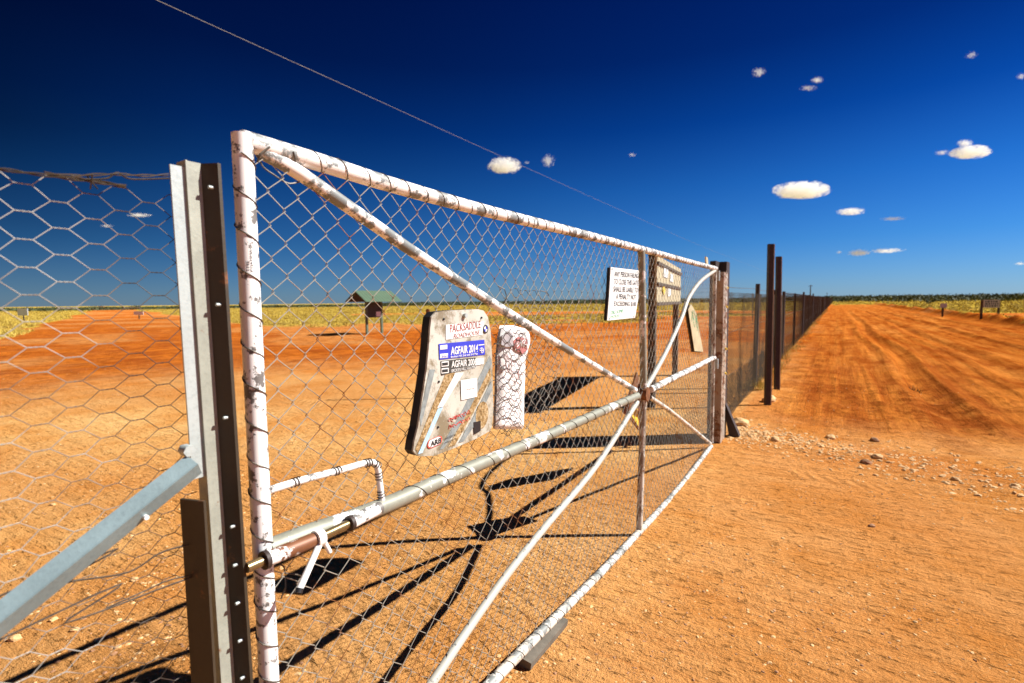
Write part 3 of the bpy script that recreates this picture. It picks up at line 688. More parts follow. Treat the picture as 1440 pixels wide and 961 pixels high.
# graffiti on the stile: THE PYJAMMA, written up the post
def wrap_text(txt, px0, px1, py0, py1, mat, nm):
    o = text_part(txt, (0, 0, 0), (0, 1, 0), (0, 0, 1), mat, gate, nm, 0)
    me = o.data; n = len(me.vertices); co = np.empty(n*3, np.float32); me.vertices.foreach_get('co', co); co = co.reshape(-1, 3)+np.array(parent_world(gate))
    u, v = co[:, 1].copy(), co[:, 2].copy()             # u runs up the post, v to the left
    zz = py0+(py1-py0)*u; aa = px0+(px1-px0)*v; rr = .0206
    w = np.stack([X0+rr*np.cos(aa), .607+rr*np.sin(aa), zz], 1)-np.array(parent_world(gate))
    me.vertices.foreach_set('co', w.astype(np.float32).ravel()); me.update()
z_at = lambda py: float(gp(348, py)[2])
wrap_text('THE', -.45, -.75, z_at(383), z_at(368), M['ink'], 'graffiti')
wrap_text('PYJAMMA', -.08, -.36, z_at(383), z_at(352), M['ink'], 'graffiti')
# ------------------------------------------------------------------ diamond sign behind hub, hanging strip, lug
XD = X0-.09
dia = empty('diamond_sign', gp(890, 566, XD), 'small dark diamond plate with a yellow tip hung behind the gate hub', 'sign')
poly_slab([(896,524),(903,545),(906,575),(899,605),(887,588),(877,580),(887,552)][::-1], XD, .012, 'plate', M['rust'], dia)
poly_slab([(886,581),(898,600),(897,575),(892,578)][::-1], XD+.004, .003, 'yellow_tip', M['yellow'], dia)
XT = X0+.03
strip = empty('hanging_plate', gp(978, 462, XT), 'narrow cream plate hanging crooked from the bent brace near the hinge side', 'sign')
sq_ = [(972,428),(979,440),(989,495),(977,494),(968,436)]
poly_slab([(x-2.5, y+1) for x, y in sq_], XT-.02, .015, 'backing', M['picket'], strip)
poly_slab(sq_, XT, .004, 'plate', M['cream'], strip)
strokes(972, 455, 980, 470, 22, 10, M['green_ink'], strip, XT+.003, .0012, 'faded_writing')
# ------------------------------------------------------------------ strainer post at the hinge side
sp = empty('hinge_post', (-1.0, 5.85, 0), 'rusty grey painted hinge post standing between the gate and the fence', 'post')
mb = MB(); mb.box(-1.06, -.975, 5.60, 5.83, -.1, 1.78); mb.build('post_face', M['paint_rusty'], sp)
mb = MB(); mb.box(-1.12, -1.063, 5.64, 5.90, -.1, 1.90); mb.build('backing_post', M['picket'], sp); mb = MB(); mb.box(-1.09, -.99, 5.835, 6.02, -.1, 1.90); mb.build('backing_post', M['picket'], sp)
mb = MB(); a0 = gr(1040, 617); mb.prism([(-1.0, 6.03, .38), (-1.0, 6.03, .28), (a0[0]-.10, a0[1]+.1, 0-.04), (a0[0]+.02, a0[1]+.1, -.04)], (0, -.09, 0)); mb.build('foot_stay', M['picket'], sp)
mb = MB()
for z in (1.62, 1.42, .98, .72):
    mb = MB(); mb.tube([(-.985, 5.75, z), (-.955, 5.75, z)], .012, 8); mb.build('bolt', M['yellow'], sp)
mb = MB()
for k in range(14):
    z = .25+k*.115; mb.tube(catmull([(-.97, 5.60, z), (-.955, 5.66, z-.03), (-.97, 5.72, z+.02), (-.96, 5.64, z+.05)], 3), .003, 4)
mb.build('lashing_wire', M['wire'], sp)
# ------------------------------------------------------------------ fence beyond the gate
fence = empty('netting_fence', (-1.1, 6, 0), 'long dark netting fence on steel pickets running to the horizon beyond the gate', 'fence')
pts = [gr(1056,545), gr(1087,518), gr(1103,505), gr(1122,488), gr(1135,475)]
ys = [float(q[1]) for q in pts]; 
yy = ys[-1]; y_all = list(ys)
while yy < 330: yy += 5.5 if yy < 60 else 9; y_all.append(yy)
def fx(y): return -1.10-.03*math.sin(y*.2)
def picket(mb, x, y, z1, w=.05, lean=(0, 0)):
    """Y-section star picket"""
    g0 = gz(x, y)-.08
    for a in (R(80), R(200), R(320)):
        d = Vector((math.cos(a), math.sin(a), 0))*w; n_ = Vector((-math.sin(a), math.cos(a), 0))*.004
        b = Vector((x, y, g0)); t = Vector((x+lean[0], y+lean[1], z1))
        mb.add([b-n_, b+d-n_, b+d+n_, b+n_, t-n_, t+d-n_, t+d+n_, t+n_], [(0,1,5,4),(1,2,6,5),(2,3,7,6),(4,5,6,7),(0,3,2,1)])
first = True
for k, y in enumerate(y_all[:60]):
    mb = MB(); big = (k % 2 == 0) if k < 6 else (k % 3 == 0); w = .035 if not big else .036
    if big: mb.tube([(fx(y), y, -.1), (fx(y)+random.uniform(-.02, .02), y+random.uniform(-.06, .06), 1.72+random.uniform(-.05, .12))], w, 8)
    else: picket(mb, fx(y), y, 1.68+random.uniform(-.04, .06), w, (random.uniform(-.02, .02), random.uniform(-.08, .08)))
    mb.build('picket', M['picket'], fence)
mb = MB(); hexnet(mb, 6.0, 15, .0, 1.66, .058, .052, .026, .0027, -1.10, 3, jit=.004, seed=2)
hexnet(mb, 6.0, 15, .0, .55, .045, .042, .02, .0022, -1.125, 3, jit=.004, seed=4)
mb.build('netting', M['netfar'], fence)
mb = MB()
for z in np.arange(.03, 1.66, .075): mb.tube([(fx(y), y, z+.01*math.sin(y*1.3+z*9)) for y in np.linspace(15, 45, 16)], .0045, 3, False)
for y in np.arange(15, 45, .13): mb.tube([(fx(y), y, 0), (fx(y), y, 1.66)], .0036, 3, False)
for z in np.arange(.05, 1.66, .13): mb.tube([(fx(y), y, z) for y in np.linspace(45, 330, 40)], .012, 3, False)
for y in np.arange(45, 330, .5): mb.tube([(fx(y), y, 0), (fx(y), y, 1.66)], .011, 3, False)
mb.build('netting', M['netfar'], fence)
mb = MB()
for z in (.04, .55, 1.1, 1.67): mb.tube([(fx(y), y, z-.02*abs(math.sin(y*.7))) for y in np.linspace(6, 60, 90)], .003, 4, False)
mb.build('line_wire', M['tie'], fence)
# two tall free-standing pickets
for n_, (bx_, by_, ty, lab_) in enumerate(((1080,572,345,'tallest dark steel picket standing free right of the fence, with a rock at its foot'), (1093,551,362,'second free-standing tall picket with a pale edge, just behind the tallest one'))):
    g0 = gr(bx_, by_); dist = (g0-EYE)@fwd; hgt = 1.5+(0 if 0 else (420.5-ty)/F*dist)
    t = empty('tall_picket', (g0[0], g0[1], 0), lab_, 'picket', 'tall free-standing pickets')
    mb = MB(); w = .045
    dx_, dy_ = (.80, .60)                               # channel section, back to the camera
    def strip_box(mb, c, u, v, hu, hv, z0, z1, lean=0):
        c, u, v = Vector(c), Vector(u), Vector(v); V0 = [c-u*hu-v*hv, c+u*hu-v*hv, c+u*hu+v*hv, c-u*hu+v*hv]
        mb.add([(q.x, q.y, z0) for q in V0]+[(q.x+lean, q.y, z1) for q in V0], [(0,3,2,1),(4,5,6,7),(0,1,5,4),(1,2,6,5),(2,3,7,6),(3,0,4,7)])
    u = (rgt[0], rgt[1], 0); v_ = (fwd[0], fwd[1], 0)
    lean = -.015 if n_ == 0 else -.03
    cx_, cy_ = g0[0]+u[0]*0, g0[1]
    strip_box(mb, (cx_, cy_, 0), u, v_, .032, .006, -.1, hgt, lean)
    strip_box(mb, (cx_-u[0]*.026+v_[0]*.03, cy_-u[1]*.026+v_[1]*.03, 0), u, v_, .006, .0235, -.1, hgt, lean)
    mb.build('web', M['picket'], t)
    mb = MB(); strip_box(mb, (cx_+u[0]*.040+v_[0]*.02, cy_+u[1]*.040+v_[1]*.02, 0), u, v_, .006, .026, -.1, hgt-.004, lean); mb.build('flange', M['pedge'], t)
# ------------------------------------------------------------------ near end: channel post, brace, hex netting
XP = X0
pz = lambda px, py, xp=XP: gp(px, py, xp)
post = empty('channel_post', (XP, .49, 0), 'upright galvanised steel channel post with bolt holes at the latch side of the gate', 'post')
ztop = 1.765
def vstrip(mb, p, q, th, z0, z1, nrm):
    """vertical sheet between plan points p and q"""
    n_ = Vector((*nrm, 0)).normalized()*th; a = [Vector((*p, 0)), Vector((*q, 0)), Vector((*q, 0))-n_, Vector((*p, 0))-n_]
    mb.add([(k.x, k.y, z0) for k in a]+[(k.x, k.y, z1) for k in a], [(0,3,2,1),(4,5,6,7),(0,1,5,4),(1,2,6,5),(2,3,7,6),(3,0,4,7)])
def lean(o, dydz):
    for v in o.data.vertices: v.co.y += (v.co.z-1.7)*dydz
LN = -.010
yA0, yA1 = gp(240,240)[1], gp(261,240)[1]; yB0, yB1 = gp(263,240)[1], gp(280,240)[1]
pF = gp(307, 240, X0+.031); yF = pF[1]; xw = X0+.002
mb = MB(); vstrip(mb, (X0, yA0), (X0, yA1), .004, 1.17, ztop-.012, (1, 0)); o = mb.build('angle_flange', M['galv'], post); lean(o, LN)
mb = MB(); vstrip(mb, (xw, yB0), (xw, yB1+.003), .004, -.1, ztop, (1, 0)); vstrip(mb, (xw+.004, yB0-.001), (xw-.03, yB0-.001), .003, -.1, ztop, (0, 1))
o = mb.build('web', galv('weathered_channel_web', (.36,.37,.31), .2, .5, .1, .6, scale=16), post); lean(o, LN)
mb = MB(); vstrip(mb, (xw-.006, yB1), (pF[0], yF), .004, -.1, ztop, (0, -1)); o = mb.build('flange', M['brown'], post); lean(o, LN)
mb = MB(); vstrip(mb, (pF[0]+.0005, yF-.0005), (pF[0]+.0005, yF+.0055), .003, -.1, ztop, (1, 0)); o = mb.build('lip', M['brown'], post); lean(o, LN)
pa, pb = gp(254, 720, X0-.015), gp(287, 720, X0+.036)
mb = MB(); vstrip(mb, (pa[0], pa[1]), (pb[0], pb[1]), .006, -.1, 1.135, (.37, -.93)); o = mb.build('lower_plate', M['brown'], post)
mb = MB()
for zq in (1.72, 1.50, 1.28, 1.06, .98, .90, .82, .74, .66, .58):
    mb = MB(); yq = yB1+(yF-yB1)*.62+LN*(zq-1.7); mb.tube([(xw+.018, yq+.002, zq), (xw+.018, yq-.0068, zq)], .0032, 8); mb.build('hole_rivet', M['galv'], post)
mb = MB(); q = gp(264, 634, X0+.012); mb.tube([q-[.015, 0, 0], q+[.008, 0, 0]], .011, 6); mb.build('brace_bolt', M['galv'], post)
# brace: angle section going down to the left
br = empty('brace_strut', (XP, -1.0, 0), 'blue-grey steel angle strut slanting down left from the channel post', 'brace')
e0, e1 = gp(272, 650, X0+.020), gp(0, 866, X0+.020); dr = e1-e0; e2 = e0+dr*((e0[2]+.05)/(-dr[2])) if dr[2] < 0 else e1
dn = V(e2-e0).normalized(); upn = Vector((0, -dn.z, dn.y)).normalized(); upn = upn if upn.z > 0 else -upn
def slab_along(mb, a, b, off0, off1, th):
    a, b = V(a), V(b); n_ = dn.cross((off1-off0)).normalized()*th
    q = [a+off0, a+off1, a+off1+n_, a+off0+n_, b+off0, b+off1, b+off1+n_, b+off0+n_]
    mb.add(q, [(0,3,2,1),(4,5,6,7),(0,1,5,4),(1,2,6,5),(2,3,7,6),(3,0,4,7)])
Xv = Vector((1, 0, 0)); zero = Vector((0, 0, 0))
mb = MB(); slab_along(mb, e0, e2, zero+Xv*.012, upn*.017-Xv*.006, .0035); mb.build('upper_leaf', M['zinc'], br)
mb = MB(); slab_along(mb, e0, e2, zero+Xv*.012, -upn*.027-Xv*.004, .0035); mb.build('lower_leaf', M['zinc'], br)
mb = MB(); q = gp(206, 728, X0+.03); mb.tube([q-[.01, 0, 0], q+[.002, 0, 0]], .004, 8); mb.build('rivet', M['pale'], br)
# left fence with hexagonal netting
lf = empty('hex_netting_fence', (XP, 0, 0), 'rusty hexagonal wire netting fence with a barbed top strand at the left edge', 'fence')
mb = MB(); ztn = 1.725
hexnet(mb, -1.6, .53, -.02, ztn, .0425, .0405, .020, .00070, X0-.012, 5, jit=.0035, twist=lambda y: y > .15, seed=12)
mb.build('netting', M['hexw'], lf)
mb = MB()
tp = catmull([(X0-.01, -1.7, 1.66), gp(0, 238), gp(60, 243), gp(100, 247), gp(160, 245), gp(200, 247), gp(238, 246)], 10); tp = resample(tp, .004)
for ph in (0, math.pi):
    i = np.arange(len(tp)); mb.tube(tp+np.stack([np.cos(i*.35+ph), 0*i, np.sin(i*.35+ph)], 1)*.0017, .0013, 4, False)
for px_ in (128,):
    i = int(np.argmin([abs(q[1]-gp(px_, 245)[1]) for q in tp])); c = tp[i]
    mb.tube([c+[.012, -.002, .010], c, c+[-.012, .002, -.010]], .0012, 4); mb.tube([c+[-.008, -.004, .012], c, c+[.01, .004, -.012]], .0012, 4)
mb.tube(catmull([gp(100,247), gp(120,252), gp(150,251), gp(165,243), gp(185,252), gp(238,251)], 6), .0014, 4, False)
mb.build('top_strand', M['tie'], lf)
mb = MB()
mb.tube(catmull([gp(265,766), gp(225,778), gp(180,805), gp(100,818), gp(60,830), gp(0,838), (X0, -1.6, .9)], 6), .0016, 5, False)
mb.tube(catmull([gp(272,811), gp(220,830), gp(150,857), gp(90,877), gp(0,900), (X0, -1.6, .8)], 6), .0016, 5, False)
mb.tube(catmull([gp(274,808), gp(235,817), gp(200,833), gp(150,855)], 6), .0014, 5, False)
mb.build('line_wire', M['tie'], lf)
# plank under the bottom rail
sl = empty('buried_sleeper', (-1.03, 1.88, 0), 'short grey weathered timber sunk in the dirt under the bottom rail', 'plank')
bpy.data.objects.remove(sl)
mb = MB(); gl = gz(-1.03, 1.88); mb.box(-.03, .03, -.17, .17, -.08, .035)
o = mb.build('buried_sleeper', plain('grey_sleeper', (.13,.11,.085), .85, .35, 14, 0, .5), None); o.location = (-1.035, 1.875, gl); o.rotation_euler = (0, R(8), 0)
tag(o, 'short grey weathered timber sunk in the dirt under the bottom rail', 'plank')
# ------------------------------------------------------------------ information board beyond the gate
ib = empty('notice_board', (-2.4, 8.7, 0), 'weathered cream notice board on two dark posts seen through the gate mesh', 'notice board')
pl, pr = gr(916, 572), gr(949, 528)
dvec = V(pr-pl); Lb = dvec.length; uu = dvec.normalized(); nn = Vector((uu.y, -uu.x, 0)); nn = nn if nn.x > 0 else -nn
def pbox(mb, s0, s1, d0, d1, z0, z1, base=pl):
    q = []
    for z in (z0, z1):
        for s, d in ((s0, d0), (s1, d0), (s1, d1), (s0, d1)): b = V(base)+uu*s+nn*d; q.append((b.x, b.y, z))
    mb.add(q, [(0,3,2,1),(4,5,6,7),(0,1,5,4),(1,2,6,5),(2,3,7,6),(3,0,4,7)])
for s in (0, Lb): mb = MB(); pbox(mb, s-.07, s+.07, -.05, .05, -.1, 2.14); mb.build('post', M['timber'], ib)
mb = MB(); pbox(mb, -.22, Lb+.02, .055, .085, 1.42, 2.10); mb.build('panel', M['cream'], ib)
mb = MB()
for z in (2.0, 1.72, 1.45): pbox(mb, -.21, Lb, .088, .105, z-.022, z+.022)
mb.build('rail', M['timber'], ib)
mb = MB(); pbox(mb, .45, 1.0, .088, .096, 1.84, 1.97); pbox(mb, 1.3, 1.75, .088, .096, 1.80, 1.93); pbox(mb, 1.0, 1.4, .088, .096, 1.56, 1.68); mb.build('paper', M['white'], ib)
mb = MB(); c0 = V(pl)+uu*.45+nn*.10; mb.add([(c0.x+uu.x*a, c0.y+uu.y*a, 1.65+b) for a, b in ((-.18, 0), (0, -.09), (.18, 0), (0, .09))], [(0,1,2,3)]); mb.build('yellow_diamond', M['yellow'], ib)
# rusty stake beyond the gate
g0 = gr(600, 560); mb = MB(); mb.box(-.022, .022, -.022, .022, -.1, 1.40); mb.box(-.03, .03, .022, .03, .9, 1.40)
o = mb.build('stake', M['rust'], None); o.location = V(g0); o.rotation_euler = (0, R(2), R(35)); tag(o, 'lone rusty steel stake standing in the dirt behind the sticker board', 'stake')
# ------------------------------------------------------------------ shelter
b0_, b1_ = gr(515, 471), gr(538, 468); mid_ = (b0_+b1_)/2
sh = empty('roofed_sign_shelter', (mid_[0], mid_[1], 0), 'small green roofed sign shelter on two posts out on the plain', 'shelter')
ru = Vector((rgt[0], rgt[1], 0)).normalized(); rv = Vector((fwd[0], fwd[1], 0)).normalized(); sa = R(48)
ru, rv = ru*math.cos(sa)+rv*math.sin(sa), rv*math.cos(sa)-ru*math.sin(sa)
def lb(mb, s0, s1, d0, d1, z0, z1):
    q = []
    for z in (z0, z1):
        for s, d in ((s0, d0), (s1, d0), (s1, d1), (s0, d1)): b = Vector((mid_[0], mid_[1], 0))+ru*s+rv*d; q.append((b.x, b.y, z))
    mb.add(q, [(0,3,2,1),(4,5,6,7),(0,1,5,4),(1,2,6,5),(2,3,7,6),(3,0,4,7)])
for s in (-.42, .42): mb = MB(); lb(mb, s-.05, s+.05, -.05, .05, -.1, 1.72); mb.build('post', M['postg'], sh)
mb = MB(); lb(mb, -.37, .37, -.03, .03, .80, 1.62); mb.build('panel', M['panel'], sh)
mb = MB(); lb(mb, .10, .36, -.04, -.032, .84, 1.08); mb.build('paper', M['white'], sh)
mb = MB(); lb(mb, -.22, -.02, -.04, -.032, 1.30, 1.36); mb.build('plaque', M['timber'], sh)
mb = MB(); hw, rh_, eh, L2, oh = .92, 2.10, 1.58, 1.02, .03
def rp(s, d, z): b = Vector((mid_[0], mid_[1], z))+ru*s+rv*d; return b
for sg in (-1, 1):
    nrib = 12
    for k in range(nrib):
        s0, s1 = -L2+2*L2*k/nrib, -L2+2*L2*(k+1)/nrib; sm_ = (s0+s1)/2
        for (u0, z0_), (u1, z1_) in (((s0, 0), (sm_, .018)), ((sm_, .018), (s1, 0))):
            a = [rp(u0, 0, rh_+z0_), rp(u1, 0, rh_+z1_), rp(u1, sg*hw, eh+z1_), rp(u0, sg*hw, eh+z0_)]
            b = [q-Vector((0, 0, .03)) for q in a]; mb.add(a+b, [(0,1,2,3),(7,6,5,4),(2,3,7,6),(0,4,7,3),(1,2,6,5)])
mb.build('roof', M['roofg'], sh)
mb = MB()
for s in (-.85, .85):
    mb.prism([rp(s, 0, rh_-.04), rp(s, hw*.9, eh-.0), rp(s, -hw*.9, eh-.0)], tuple(ru*.03))
mb.build('gable', M['timber'], sh)
# ------------------------------------------------------------------ distant signs
def far_sign(px0, px1, ptop, pbot, pfoot, label, mat, name='road_sign', rowsn=0, posts=2, dist_px=None):
    a, b = gr(px0, pfoot), gr(px1, pfoot); cx_ = (a+b)/2; dist = (cx_-EYE)@fwd; hor = 432-15*px0/1440
    z1 = 1.5+(hor-ptop)/F*dist; z0 = 1.5+(hor-pbot)/F*dist; w = (px1-px0)/F*dist
    t = empty(name, (cx_[0], cx_[1], 0), label, 'sign'); u = Vector((rgt[0], rgt[1], 0)).normalized(); v = Vector((fwd[0], fwd[1], 0)).normalized()
    def bx(mb, s0, s1, d0, d1, z0, z1):
        q = []
        for z in (z0, z1):
            for s, d in ((s0, d0), (s1, d0), (s1, d1), (s0, d1)): c = Vector((cx_[0], cx_[1], 0))+u*s+v*d; q.append((c.x, c.y, z))
        mb.add(q, [(0,3,2,1),(4,5,6,7),(0,1,5,4),(1,2,6,5),(2,3,7,6),(3,0,4,7)])
    for s in ((-w*.48, w*.48) if posts == 2 else (0,)): mb = MB(); bx(mb, s-.05, s+.05, .02, .1, -.1, z1-.02 if posts == 2 else z0+.1); mb.build('post', M['timber'], t)
    mb = MB(); bx(mb, -w*.45, w*.45, -.02, .018, z0, z1); mb.build('panel', mat, t)
    if rowsn:
        mb = MB()
        for k in range(rowsn):
            zz = z1-(z1-z0)*(k+.8)/(rowsn+.6); x = -w*.36
            while x < w*.34: l = random.uniform(.08, .22)*w*.6; bx(mb, x, min(x+l, w*.37), -.026, -.0205, zz-.05, zz+.05); x += l+.06
        mb.build('faded_lettering', M['char'], t)
    return t
far_sign(1380, 1405, 422, 433, 452, 'wide faded roadside board on two dark posts at the far right', M['sign_far'], rowsn=3)
far_sign(1321, 1331, 427, 433, 446, 'small pale roadside sign on a single post left of the wide board', M['sign_far'], posts=1)
far_sign(25, 41, 434, 444, 452, 'pale blue rectangular sign seen through the netting at far left', M['sign_blue'], posts=1)
far_sign(188, 203, 438, 443, 449, 'low white sign in the grass behind the netting near the channel post', M['white'], posts=1)
# ------------------------------------------------------------------ power line
pole_px = ((1140, 401, 'tall thin power pole far off behind the fence'), (1163, 412, 'fainter power pole farther along the fence line'))
ends = []
for px_, py, lab_ in pole_px:
    q = gp(px_, py, -10.); t = empty('power_pole', (q[0], q[1], 0), lab_, 'power pole')
    mb = MB(); mb.tube([(q[0], q[1], -.5), (q[0], q[1], q[2])], [.30, .20] if px_ < 1150 else [.4, .3], 8); mb.build('pole', M['timber'], t)
    mb = MB(); mb.box(q[0]-.9, q[0]+.9, q[1]-.06, q[1]+.06, q[2]-.5, q[2]-.35); mb.build('crossarm', M['timber'], t); ends.append(q)
mb = MB(); wp = [(-10, -60, 8.2), (-10, -25, 7.2), (-10, 4.5, 6.71), (-10, 7.7, 6.66), (-10, 13.7, 6.56), (-10, 30, 6.33), (-10, 55, 6.1), (-10, 130, 6.2), tuple(ends[0]-[0, 0, .3]), tuple(ends[1]-[0, 0, .3])]
mb.tube(catmull(wp, 8), .0042, 5, False)
o = mb.build('overhead_wire', plain('wire_aluminium', (.20,.18,.14), .6, .1), None); tag(o, 'single thin overhead wire running across the dark sky to the far poles', 'wire')
# ------------------------------------------------------------------ grass and scrub
n = 90000; r = 22*np.exp(rng.random(n)*math.log(330/22)); a = view+(rng.random(n)-.5)*2*R(50); tx_, ty_ = np.sin(a)*r, np.cos(a)*r
gm, _, _, _ = zones(tx_, ty_); k = rng.random(n) < sstep(.3, .8, gm)*.85; tx_, ty_, r = tx_[k], ty_[k], r[k]; n = len(tx_)
nb_ = 5; h0 = (.08+.14*rng.random(n)**2)*(1+r/400); z = h_ground(tx_, ty_)
ba = rng.random((n, nb_))*6.28; lr = .05+.12*rng.random((n, nb_)); wv = (.008+.00016*r)[:, None]*np.ones((n, nb_))
cx_ = tx_[:, None]+np.cos(ba)*lr*.5; cy_ = ty_[:, None]+np.sin(ba)*lr*.5
wa = rng.random((n, nb_))*6.28
p0 = np.stack([cx_-np.cos(wa)*wv*2, cy_-np.sin(wa)*wv*2, z[:, None]*np.ones_like(cx_)-.01], -1); p1 = np.stack([cx_+np.cos(wa)*wv*2, cy_+np.sin(wa)*wv*2, z[:, None]*np.ones_like(cx_)-.01], -1)
p2 = np.stack([cx_+np.cos(ba)*lr, cy_+np.sin(ba)*lr, z[:, None]+h0[:, None]*(.6+.5*rng.random((n, nb_)))], -1)
vv = np.stack([p0, p1, p2], 2).reshape(-1, 3); fast = fast_mesh('dry_grass', vv, np.arange(len(vv)).reshape(-1, 3), M['grass'])
tag(fast, 'golden dry grass tufts covering the plain', 'grass', kind='stuff')
def bush_tris(cx, cy, w, hgt, nleaf, lf_size):
    k = 5+int(w*2); cc = np.stack([cx+rng.normal(0, w*.28, k), cy+rng.normal(0, w*.28, k), hgt*(.35+.45*rng.random(k))], 1); cr = np.minimum(w, hgt*1.6)*(.16+.16*rng.random(k))
    i = rng.integers(0, k, nleaf); d = rng.normal(size=(nleaf, 3)); d /= np.linalg.norm(d, axis=1)[:, None]
    c = cc[i]+d*(cr[i]*rng.random(nleaf)**.4)[:, None]*[1.2, 1.2, .8]; c[:, 2] = np.clip(c[:, 2], .05, None)
    t = rng.normal(size=(nleaf, 3, 3))*lf_size; return (c[:, None]+t).reshape(-1, 3)
# weeds caught in the foot of the fence, and a dead twig on the track
def tufts(name, xy, hgt, wid, nb2, mat, label, cat, kind):
    P = []
    for x, y in xy:
        z = gz(x, y)
        for b in range(nb2):
            a = random.random()*6.28; l = random.uniform(.3, 1)*hgt; w2 = wid*random.uniform(.6, 1.3); c = random.random()*6.28
            ox, oy = x+random.gauss(0, hgt*.25), y+random.gauss(0, hgt*.25)
            P += [(ox-math.cos(c)*w2, oy-math.sin(c)*w2, z-.01), (ox+math.cos(c)*w2, oy+math.sin(c)*w2, z-.01), (ox+math.cos(a)*l*.55, oy+math.sin(a)*l*.55, z+l)]
    return tag(fast_mesh(name, P, np.arange(len(P)).reshape(-1, 3), mat), label, cat, kind=kind)
xy = [(-1.05+random.gauss(0, .10), 9+75*random.random()**1.6) for _ in range(520)]
tufts('fence_weeds', xy, .20, .004, 9, M['grass'], 'dry weeds caught along the foot of the netting fence', 'weeds', 'stuff')
g0 = gr(1284, 545); tufts('dead_twig', [(g0[0]+random.gauss(0, .09), g0[1]+random.gauss(0, .12)) for _ in range(6)], .12, .004, 7, M['tie'], 'small dark dead twig bush lying on the road right of the tall pickets', 'twig', None)
# far scrub belt, thicker on the right
vs_ = []
for i in range(1150):
    aa = view+R(-50+100*i/1150+random.uniform(-.1, .1)); rr_ = random.uniform(230, 420); rel = (aa-view)
    deg = math.degrees(rel); tall = (2.6 if deg > 26 else (1.9 if deg > 5 else 1.1)) if deg > -14 else .35
    hgt = (tall+(1.0 if deg > -14 else .3))*random.uniform(.85, 1.1)*rr_/330
    vs_.append(bush_tris(math.sin(aa)*rr_, math.cos(aa)*rr_, random.uniform(7, 13), hgt*.72, 110, .34))
vs_ = np.concatenate(vs_); o = fast_mesh('distant_scrub', vs_, np.arange(len(vs_)).reshape(-1, 3), M['leaf']); tag(o, 'dark belt of scrub along the horizon', 'scrub', kind='stuff')
for px_, py, w, hg, lab_ in ((62,440,2.4,.9,'low dark bush in the grass right of the pale blue sign'), (77,439.5,2.6,1.1,'larger dark bush beside the low one at far left'), (114,438,1.6,.8,'small dark bush in the grass left of the dirt track'), (133,436,3.4,1.2,'dark bush left of the dirt track at the horizon'), (144,436,4,1.2,'dark bush right of the dirt track at the horizon'), (190,436,3.2,1.2,'dark bush on the horizon near the channel post'), (1310,427,1.6,.8,'small dark bush in the grass left of the small road sign')):
    g0 = gr(px_, py); t = empty('bush', (g0[0], g0[1], 0), lab_, 'bush')
    v = bush_tris(g0[0], g0[1], w, hg*1.3, 260, .12); fast_mesh('foliage', v, np.arange(len(v)).reshape(-1, 3), M['leaf'], parent=t)
    mb = MB(); 
    for q in range(3): mb.tube([(g0[0], g0[1], -.05), (g0[0]+random.uniform(-.5, .5), g0[1]+random.uniform(-.5, .5), hg*.6)], .03, 5)
    mb.build('stem', M['bark'], t)
# ------------------------------------------------------------------ clouds
mc = bpy.data.materials.new('cloud_vapour'); mc.use_nodes = True; nt = mc.node_tree; nt.nodes.clear()
out_ = N(nt, 'ShaderNodeOutputMaterial'); pv = N(nt, 'ShaderNodeVolumePrincipled'); nt.links.new(pv.outputs[0], out_.inputs['Volume'])
pv.inputs['Color'].default_value = (1, 1, 1, 1); pv.inputs['Anisotropy'].default_value = 0.
tc = N(nt, 'ShaderNodeTexCoord', name='TC'); oi = N(nt, 'ShaderNodeObjectInfo')
nz = N(nt, 'ShaderNodeTexNoise', noise_dimensions='4D', Scale=3.2, Detail=5, Roughness=.66); mp = N(nt, 'ShaderNodeMapping'); mp.inputs['Scale'].default_value = (1.7, 1, .8)
nt.links.new(tc.outputs['Object'], mp.inputs[0]); nt.links.new(mp.outputs[0], nz.inputs['Vector']); nt.links.new(mth(nt, 'MULTIPLY', oi.outputs['Random'], 60.), nz.inputs['W'])
ln = N(nt, 'ShaderNodeVectorMath', operation='LENGTH'); nt.links.new(tc.outputs['Object'], ln.inputs[0])
rim = mth(nt, 'SUBTRACT', 1.05, ln.outputs['Value'])
sco = N(nt, 'ShaderNodeSeparateColor'); nt.links.new(oi.outputs['Color'], sco.inputs[0])
sm = mth(nt, 'ADD', mth(nt, 'MULTIPLY', rim, 1.7), mth(nt, 'MULTIPLY', mth(nt, 'SUBTRACT', nz.outputs['Fac'], .5), 8.))
sm = mth(nt, 'ADD', sm, mth(nt, 'MULTIPLY', mth(nt, 'SUBTRACT', sco.outputs[0], .75), 1.7))
dn_ = ramp(nt, sm, [(.50, 0.), (1.45, 1.)])
nt.links.new(mth(nt, 'MULTIPLY', mth(nt, 'MULTIPLY', dn_, .022), sco.outputs[1]), pv.inputs['Density'])
def cloud(cx, cy, w, h, dens, label, puffs=None, group=None):
    dist = 3200.; c = EYE+ray(cx, cy)*dist; s = dist/F; W_, H_ = w*s*.58, h*s*.68
    bm = bmesh.new(); bmesh.ops.create_icosphere(bm, subdivisions=4, radius=1.)
    sd_ = random.random()*50
    for v in bm.verts:
        q = v.co; k = 1+.45*(float(fbm(np.array([q.x*2.2+sd_+q.z]), np.array([q.y*1.5+q.z*2.4+sd_]), 3)[0])-.5)
        v.co = Vector((q.x, q.y, q.z if q.z > 0 else q.z*.75))*k
    me = bpy.data.meshes.new('cloud'); bm.to_mesh(me); bm.free(); me.materials.append(mc)
    o = bpy.data.objects.new('cloud', me); C.objects.link(o); o.location = V(c); o.scale = (W_, W_*.55, H_); o.rotation_euler.z = -math.atan2(-rgt[1], rgt[0])+random.uniform(-.1, .1)
    o.color = (min(1, .25+dens*.75), (.5+.5*min(1, dens))*max(1., min(4., 45/w)), 0, 1); tag(o, label, 'cloud', group); return o
